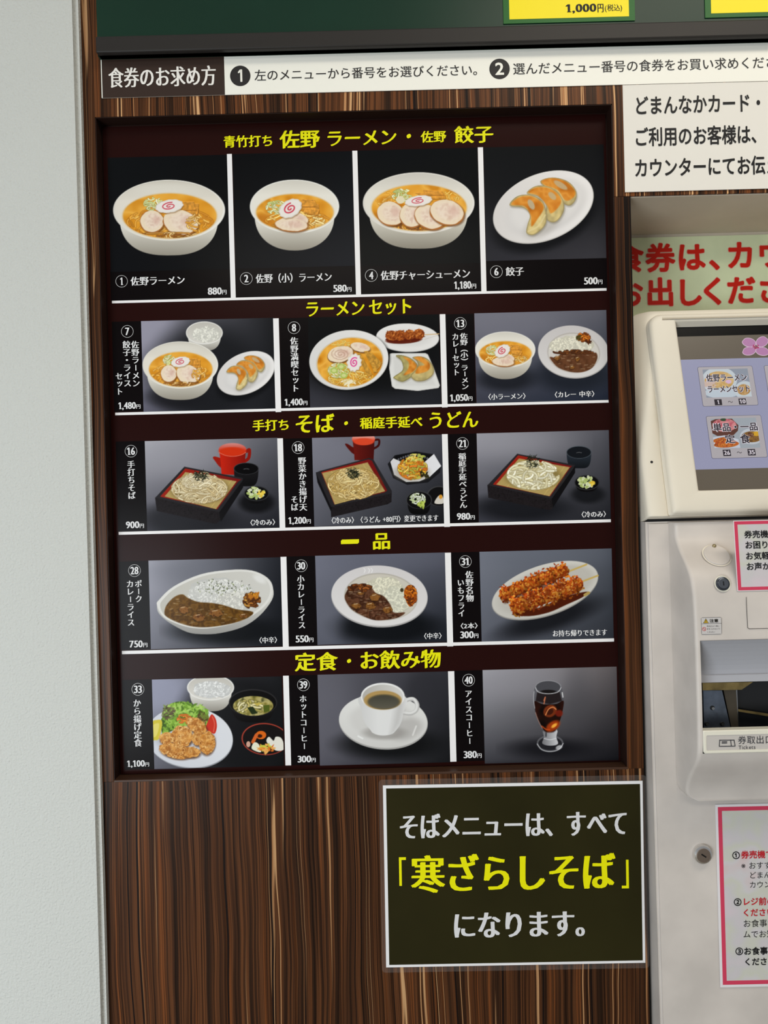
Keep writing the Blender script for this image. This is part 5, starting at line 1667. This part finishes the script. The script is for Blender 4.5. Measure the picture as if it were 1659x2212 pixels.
# hollow behind the opening
hol = mat('slot_dark', (24, 25, 28), 0.3, 0.5)
bm = bmesh.new()
vv = [bm.verts.new(p_) for p_ in ((xo0, yo, zo0), (xo1, yo, zo0), (xo1, yo, zo1), (xo0, yo, zo1), (xo0, -0.045, zo0), (xo1, -0.045, zo0), (xo1, -0.045, zo1), (xo0, -0.045, zo1))]
for f_ in ((4, 5, 6, 7), (0, 1, 5, 4), (2, 3, 7, 6), (0, 4, 7, 3), (1, 2, 6, 5)):
    bm.faces.new([vv[i] for i in f_])
bm_obj('slot_hollow', bm, hol, tm)
# curved hood at the top of the opening
zh1 = zo1; zh0 = zpy(1457, -0.075, 1520); zl = zpy(1474, -0.078, 1520)
hp_ = [(yo + 0.0005, zh1)]
for i in range(1, 9):
    t = i / 8; hp_.append((yo + 0.0005 + 0.030 * math.sin(t * math.pi / 2) ** 0.9, zh1 + (zh0 - zh1) * t))
hp_ += [(-0.080, zh0 - 0.0005), (-0.080, zl), (-0.070, zl), (-0.060, zh0), (-0.060, zh1)]
vs = [(x, y, z) for x in (xo0 + 0.0004, xo1 - 0.0004) for y, z in hp_]; n = len(hp_)
fs = [(i, (i + 1) % n, n + (i + 1) % n, n + i) for i in range(n)] + [tuple(range(n)), tuple(range(2 * n - 1, n - 1, -1))]
me_o = mesh('slot_hood', vs, fs, mat('hood_grey', (176, 176, 182), 0.35, 0.4), tm)
bm = bmesh.new(); bm.from_mesh(me_o.data); bmesh.ops.recalc_face_normals(bm, faces=bm.faces); bm.to_mesh(me_o.data); bm.free()
# metal work inside
KP = wallp(-0.062); Z5 = (1300, 1300, 1659 / 359)


def kpoly(name, pts, pl, h0, h1, m, par):
    p_ = [pl.uv(*q(Z5, x, y)) for x, y in pts]
    if sum(p_[i][0] * p_[(i + 1) % len(p_)][1] - p_[(i + 1) % len(p_)][0] * p_[i][1] for i in range(len(p_))) < 0:
        p_ = p_[::-1]
    return loops_mesh(name, pl, [(p_, h0), (p_, h1)], m, par, cap0=True)


blue_steel = mat('bracket_steel', (112, 122, 138), 0.34, 0.5, metal=0.85, mottle=0.15, mscale=40)
br = kpoly('steel_bracket', [(1012, 885), (1200, 885), (1285, 1255), (1225, 1285), (1022, 1290)], KP, -0.004, 0, blue_steel, tm)
for x, y in ((1103, 1058), (1045, 1217), (1200, 1217)):
    c = KP.uv(*q(Z5, x, y)); d_ = disc('rivet', KP, c, 0.0034, 0, 0.0016, blk, br, bev=0.0008, n=20)
    disc('rivet_rim', KP, (c[0] + 0.0006, c[1] - 0.0006), 0.0022, 0.0016, 0.0019, steel, d_, n=16)
gold = mat('brassy_rail', (150, 130, 84), 0.3, 0.5, metal=0.8, mottle=0.2, mscale=50)
kpoly('slot_rail', [(1005, 810), (1510, 800), (1395, 878), (1008, 884)], wallp(-0.072), -0.003, 0, gold, tm)
kpoly('slot_guide', [(1215, 880), (1340, 880), (1365, 1285), (1300, 1285)], wallp(-0.056), -0.002, 0, mat('guide_steel', (96, 88, 76), 0.4, 0.5, metal=0.7), tm)
kpoly('slot_guide', [(1258, 885), (1275, 885), (1295, 1075), (1285, 1075)], wallp(-0.055), -0.001, 0.0004, blk, tm)
kpoly('slot_guide', [(1340, 880), (1352, 880), (1368, 1285), (1356, 1285)], wallp(-0.053), -0.002, 0, steel, tm)
kpoly('slot_rod', [(1365, 1073), (1700, 1125), (1700, 1150), (1365, 1095)], wallp(-0.054), -0.003, 0, gold, tm)
# label plate under the slot
zp1 = zpy(1578, yo, 1522); zp0 = zo0
pf = wallp(yo)
a0 = xo0 + 0.0003
slot_cream = mat('label_frame_cream', (226, 222, 206), 0.4, 0.3)
Rr = lambda k: rrect(a0 + k, zp0 + k, xo1 - 0.0003 - k, zp1 - k, (0.004, 0.001, 0.001, 0.001), 5)
pl_in = prect(pf, (1524.5, 1588), (1700, 1616)); pl_in = (pl_in[0], P(1527, 1621, yo)[1], xo1 - 0.004, pl_in[3])
lf = loops_mesh('ticket_label', pf, [(Rr(0), -0.012), (Rr(0), 0.0005), (Rr(0.0012), 0.0016), (rrect(*pl_in, 0.002, 5), 0.0016), (rrect(*pl_in, 0.002, 5), 0.0004)], slot_cream, tm, cap0=True)
lp_ = slab('label_plate', pf, pl_in, 0.0002, 0.0008, mat('label_plate_grey', (196, 190, 184), 0.4, 0.3), lf, r=0.0018)
lk = mat('label_print', (54, 54, 60), 0.5, 0.2)
Z6 = (1500, 1540, 1599 / 159)
it = [(k,) + q(Z6, x, y) for k, x, y in (('券', 1035, 590), ('取', 1232, 586), ('出', 1425, 582), ('口', 1622, 578))]
text_chars('label_lettering', it, pf.off(0.001), 19.0, lk, lf, 'gothic', 0.0003)
a = q(Z6, 1140, 745); text_box('label_lettering', 'Tickets', pf.off(0.001), a[0], a[1], 36.5, 8, lk, lf, 'gothic', 0.0003)


def strokes(name, segs, pl, z, w, m, par, lift):
    vs = []; fs = []
    for i, (x0, y0, x1, y1) in enumerate(segs):
        A = np.array(pl.uv(*q(z, x0, y0))); B = np.array(pl.uv(*q(z, x1, y1))); d_ = (B - A) / (np.linalg.norm(B - A) + 1e-9); nn = np.array([-d_[1], d_[0]]) * w / 2
        n_ = len(vs)
        for p_ in (A - nn - d_ * w / 2, B - nn + d_ * w / 2, B + nn + d_ * w / 2, A + nn - d_ * w / 2):
            vs.append(pl.at(p_[0], p_[1], lift + i * 1.5e-5))
        fs.append((n_, n_ + 1, n_ + 2, n_ + 3))
    return mesh(name, vs, fs, m, par)


strokes('ticket_symbol', [(545, 592, 860, 590), (860, 590, 882, 720), (540, 725, 882, 720), (550, 592, 538, 725), (785, 592, 802, 722), (598, 626, 702, 624), (598, 655, 702, 653)], pf.off(0.001), Z6, 0.0011, lk, lf, 0.0003)
# coin return cover on the slope
s0 = Vector((0, ycon(zpy(1165, -0.045)), zpy(1165, -0.045))); s1_ = Vector((0, ycon(zpy(1222, -0.08)), zpy(1222, -0.08)))
SL = Plane(s1_, (1, 0, 0), s0 - s1_).off(0.003)
c = SL.uv(1549, 1198)
R_ = SL.size(1549, 1198, 55, 50)
ringmesh('cover_rim', SL.off(-0.0024), c, R_[0] / 2 * 0.98, R_[0] / 2 * 1.10, 0.0006, ivory, tm)
cc = disc('coin_cover', SL, c, R_[0] / 2, -0.012, 0.0004, ivory_dirty, tm, bev=0.0012, ry=R_[0] / 2)
k_ = SL.uv(1542.5, 1180); disc('cover_pin', SL, k_, 0.0031, 0.0, 0.0034, mat('pin_brass', (190, 176, 140), 0.25, 0.5, metal=1.0), cc, bev=0.002, n=20)
# key lock on the console
LP0 = Plane((0, ycon(zpy(1275, -0.098)), zpy(1275, -0.098)), (1, 0, 0), (0, 0.012, 0.05)).off(0.0012)


def lock(name, pl, c, r, m_out, m_in, par, tall, ang):
    t = disc(name, pl, c, r, -0.004, tall, m_out, par, bev=tall * 0.55)
    k = disc('lock_face', pl, c, r * 0.74, tall - 0.0002, tall + 0.0008, m_in, t, bev=0.0005)
    ca, sa = math.cos(math.radians(ang)), math.sin(math.radians(ang))
    pts = [(c[0] + x * r * ca - y * r * sa, c[1] + x * r * sa + y * r * ca) for x, y in ((-0.30, -0.075), (0.30, -0.075), (0.30, 0.075), (-0.30, 0.075))]
    loops_mesh('keyhole', pl, [(pts, tall + 0.0006), (pts, tall + 0.0010)], blk, t, cap0=True)
    return t


c = LP0.uv(1560.5, 1261); r_ = LP0.size(1560.5, 1261, 30, 30)[0] / 2
ringmesh('lock_collar', LP0, c, r_ * 0.96, r_ * 1.17, 0.0006, slot_cream, tm)
lock('key_lock', LP0, c, r_, mat('lock_dark_steel', (76, 80, 88), 0.28, 0.5, metal=0.9), mat('lock_steel', (112, 116, 124), 0.3, 0.5, metal=0.9), tm, 0.003, 90)
# caution sticker
zc_ = zpy(1352, -0.104, 1535)
QP = Plane((0, ycon(zc_), zc_), (1, 0, 0), (0, ycon(zc_ + 0.012) - ycon(zc_ - 0.012), 0.024)).off(0.0006)
a = prect(QP, q(Z5, 991, 157), q(Z5, 1196, 325)); cl_ = slab('caution_sticker', QP, a, -0.0004, 0, mat('sticker_grey', (196, 192, 190), 0.5, 0.2), tm, r=0.002)
cl_['label'] = 'small grey caution sticker with a yellow triangle'
g_ = mat('sticker_ink', (84, 82, 84), 0.5, 0.2)
strokes('sticker_print', [(1000, 158, 1188, 154), (1196, 162, 1196, 318), (1000, 325, 1188, 322), (992, 165, 996, 318), (993, 219, 1196, 214)], QP, Z5, 0.0004, g_, cl_, 0.0002)
t3 = [QP.uv(*q(Z5, x, y)) for x, y in ((1012, 214), (1066, 212), (1038, 166))]
mesh('warning_triangle', [QP.at(u, v, 0.0002) for u, v in t3], [(0, 1, 2)], mat('sticker_black', (40, 36, 30), 0.5, 0.2), cl_)
t3 = [QP.uv(*q(Z5, x, y)) for x, y in ((1019, 210), (1059, 209), (1038, 174))]
mesh('warning_triangle', [QP.at(u, v, 0.0004) for u, v in t3], [(0, 1, 2)], mat('sticker_yellow', (214, 176, 50), 0.5, 0.2), cl_)
strokes('warning_triangle', [(1038, 185, 1038, 198), (1038, 204, 1038, 206)], QP, Z5, 0.0008, mat('sticker_black', ()), cl_, 0.0006)
a = q(Z5, 1118, 188); text_box('sticker_lettering', '注意', QP, a[0], a[1], 19, 7.6, mat('sticker_black', ()), cl_, 'bold', 0.0003)
for s, x0, x1, yc in (('取出口より奥に', 1048, 1172, 242), ('手を入れないで', 1048, 1178, 270), ('ください', 1052, 1128, 301)):
    a = q(Z5, (x0 + x1) / 2, yc); text_box('sticker_lettering', s, QP, a[0], a[1], (x1 - x0) / Z5[2], 3.6, g_, cl_, 'gothic', 0.0003)
c = QP.uv(*q(Z5, 1021, 272)); r_ = QP.size(1520, 1358, 8.4, 8.4)[0] / 2
red_s = mat('sticker_red', (196, 70, 70), 0.5, 0.2)
ringmesh('prohibition_mark', QP, c, r_ * 0.78, r_, 0.0003, red_s, cl_); strokes('prohibition_mark', [(1009, 259, 1033, 285)], QP, Z5, 0.0006, red_s, cl_, 0.0004)
# hatch lines on the console
zh_ = zpy(1357, -0.105, 1620); HPn = Plane((0, ycon(zh_), zh_), (1, 0, 0), (0, ycon(zh_ + 0.03) - ycon(zh_ - 0.02), 0.05)).off(0.0009)
strokes('hatch_seam', [(1441, -45, 1455, 258), (1455, 258, 1470, 270), (1470, 270, 1700, 264)], HPn, Z5, 0.0007, mat('seam_grey', (60, 58, 60), 0.5, 0.2), tm, 0.0001)
# chrome lock low on the cabinet
zk = zpy(1842, YF, 1516); FP = Plane((0, yface(zk), zk), (1, 0, 0), (0, 0.024, 1.15)).off(0.0003)
c = FP.uv(1515, 1843); r_ = FP.size(1515, 1843, 41, 41)[0] / 2
lock('cam_lock', FP, c, r_, chrome, mat('lock_bronze', (176, 160, 150), 0.3, 0.5, metal=1.0), tm, 0.008, -35)
settle(tm)
bpy.context.view_layer.update()

# ---------------------------------------------------------------- pink-edged notices taped to the machine
pink = mat('notice_pink', (204, 64, 92), 0.4, 0.25)
paper = mat('notice_paper', (224, 220, 222), 0.4, 0.25)


def pastel():
    m = bpy.data.materials.new('notice_pastel_paper'); m.use_nodes = True
    nt = m.node_tree; b = nt.nodes['Principled BSDF']; b.inputs['Roughness'].default_value = 0.3; b.inputs['Specular IOR Level'].default_value = 0.3
    tc = nt.nodes.new('ShaderNodeTexCoord'); n = nt.nodes.new('ShaderNodeTexNoise'); n.inputs['Scale'].default_value = 17; n.inputs['Detail'].default_value = 2
    nt.links.new(tc.outputs['Object'], n.inputs['Vector'])
    r = nt.nodes.new('ShaderNodeValToRGB'); e = r.color_ramp.elements
    for k in range(3):
        e.new(0.5)
    for x, (p_, c) in zip(e, ((0.30, (206, 194, 200)), (0.42, (198, 194, 196)), (0.52, (198, 198, 186)), (0.60, (202, 198, 200)), (0.72, (206, 186, 186)))):
        x.position = p_; x.color = rgba(c)
    nt.links.new(n.outputs[0], r.inputs[0]); nt.links.new(r.outputs[0], b.inputs['Base Color'])
    return m


past = pastel()
red_t = mat('notice_red_print', (190, 34, 44), 0.5, 0.2)


def notice(name, label, pl, rect, margin, band):
    u0, v0, u1, v1 = rect
    t = thing(name, label, 'sign', tuple(pl.at((u0 + u1) / 2, v0)))
    slab('sheet', pl, rect, -0.0006, 0, paper, t)
    k = margin
    o_ = rrect(u0 + k, v0 + k, u1 - k, v1 - k, 0, 1); i_ = rrect(u0 + k + band, v0 + k + band, u1 - k - band, v1 - k - band, 0, 1)
    loops_mesh('pink_border', pl, [(o_, 0.0), (o_, 0.0002), (i_, 0.0002), (i_, 0.0)], pink, t, cap1=False)
    slab('panel', pl, (u0 + k + band, v0 + k + band, u1 - k - band, v1 - k - band), 0, 0.0001, past, t)
    return t


ya = ycon(zpy(1275, -0.105)) - 0.0025
zz0 = zpy(1275, ya, 1600); zz1 = zpy(1127, ya + 0.008, 1590)
NP = Plane((0, ya, zz0), (1, 0, 0), (0, 0.008, zz1 - zz0))
Z4 = (1300, 860, 1659 / 359)
u0 = NP.uv(1584, 1127)[0]; v1 = NP.uv(1584, 1125)[1]; v0 = NP.uv(1594, 1277)[1]
sz = NP.size(1600, 1200, 7, 7)[0]
hn = notice('help_notice', 'small laminated notice with pink border and four black lines, under the touch screen', NP, (u0, v0, u0 + 0.2, v1), 0.0010, sz)
for s, x, y in (('券売機の', 1424, 1362), ('お困りの', 1430, 1468), ('お気軽に', 1437, 1577), ('お声かけ', 1444, 1682)):
    a = q(Z4, x, y); text_left('lettering', s, NP, a[0], a[1], 17.4, bk, hn, 'bold', 0.0004)
settle(hn)
zg = zpy(1930, YF, 1560)
GPn = Plane((0, yface(zg) - 0.0016, zg), (1, 0, -0.004), (0, 0.024, 1.15))
Z66 = (1300, 1752, 1659 / 359)
u0 = GPn.uv(1550.5, 1935)[0]; v1 = GPn.uv(1543, 1738)[1]; v0 = GPn.uv(1557, 2133)[1]
gn = notice('guide_notice', 'tall laminated notice with pink border and red and black steps, low on the ticket machine', GPn, (u0, v0, u0 + 0.21, v1), GPn.size(1550, 1900, 5.5, 5)[0], GPn.size(1550, 1900, 8.5, 5)[0])
for s, x, y, em, m, st in (('①', 1300, 440, 19, bk, 'bold'), ('券売機で', 1392, 436, 17.6, red_t, 'bold'), ('※おすすめ', 1392, 545, 16.4, bk, 'gothic'), ('どまんなか', 1472, 640, 15.8, bk, 'gothic'), ('カウンター', 1474, 735, 15.8, bk, 'gothic'),
                           ('②', 1316, 907, 19, bk, 'bold'), ('レジ前の', 1405, 904, 17.6, red_t, 'bold'), ('ください', 1405, 1014, 17.4, red_t, 'bold'), ('お食事が', 1412, 1122, 17.6, bk, 'gothic'), ('ムでお知らせ', 1412, 1230, 17, bk, 'gothic'),
                           ('③', 1332, 1398, 19, bk, 'bold'), ('お食事を', 1418, 1398, 17.6, bk, 'bold'), ('ください', 1420, 1504, 17.2, bk, 'bold')):
    a = q(Z66, x, y); text_left('lettering', s, GPn, a[0], a[1], em, m, gn, st, 0.0005)
settle(gn)
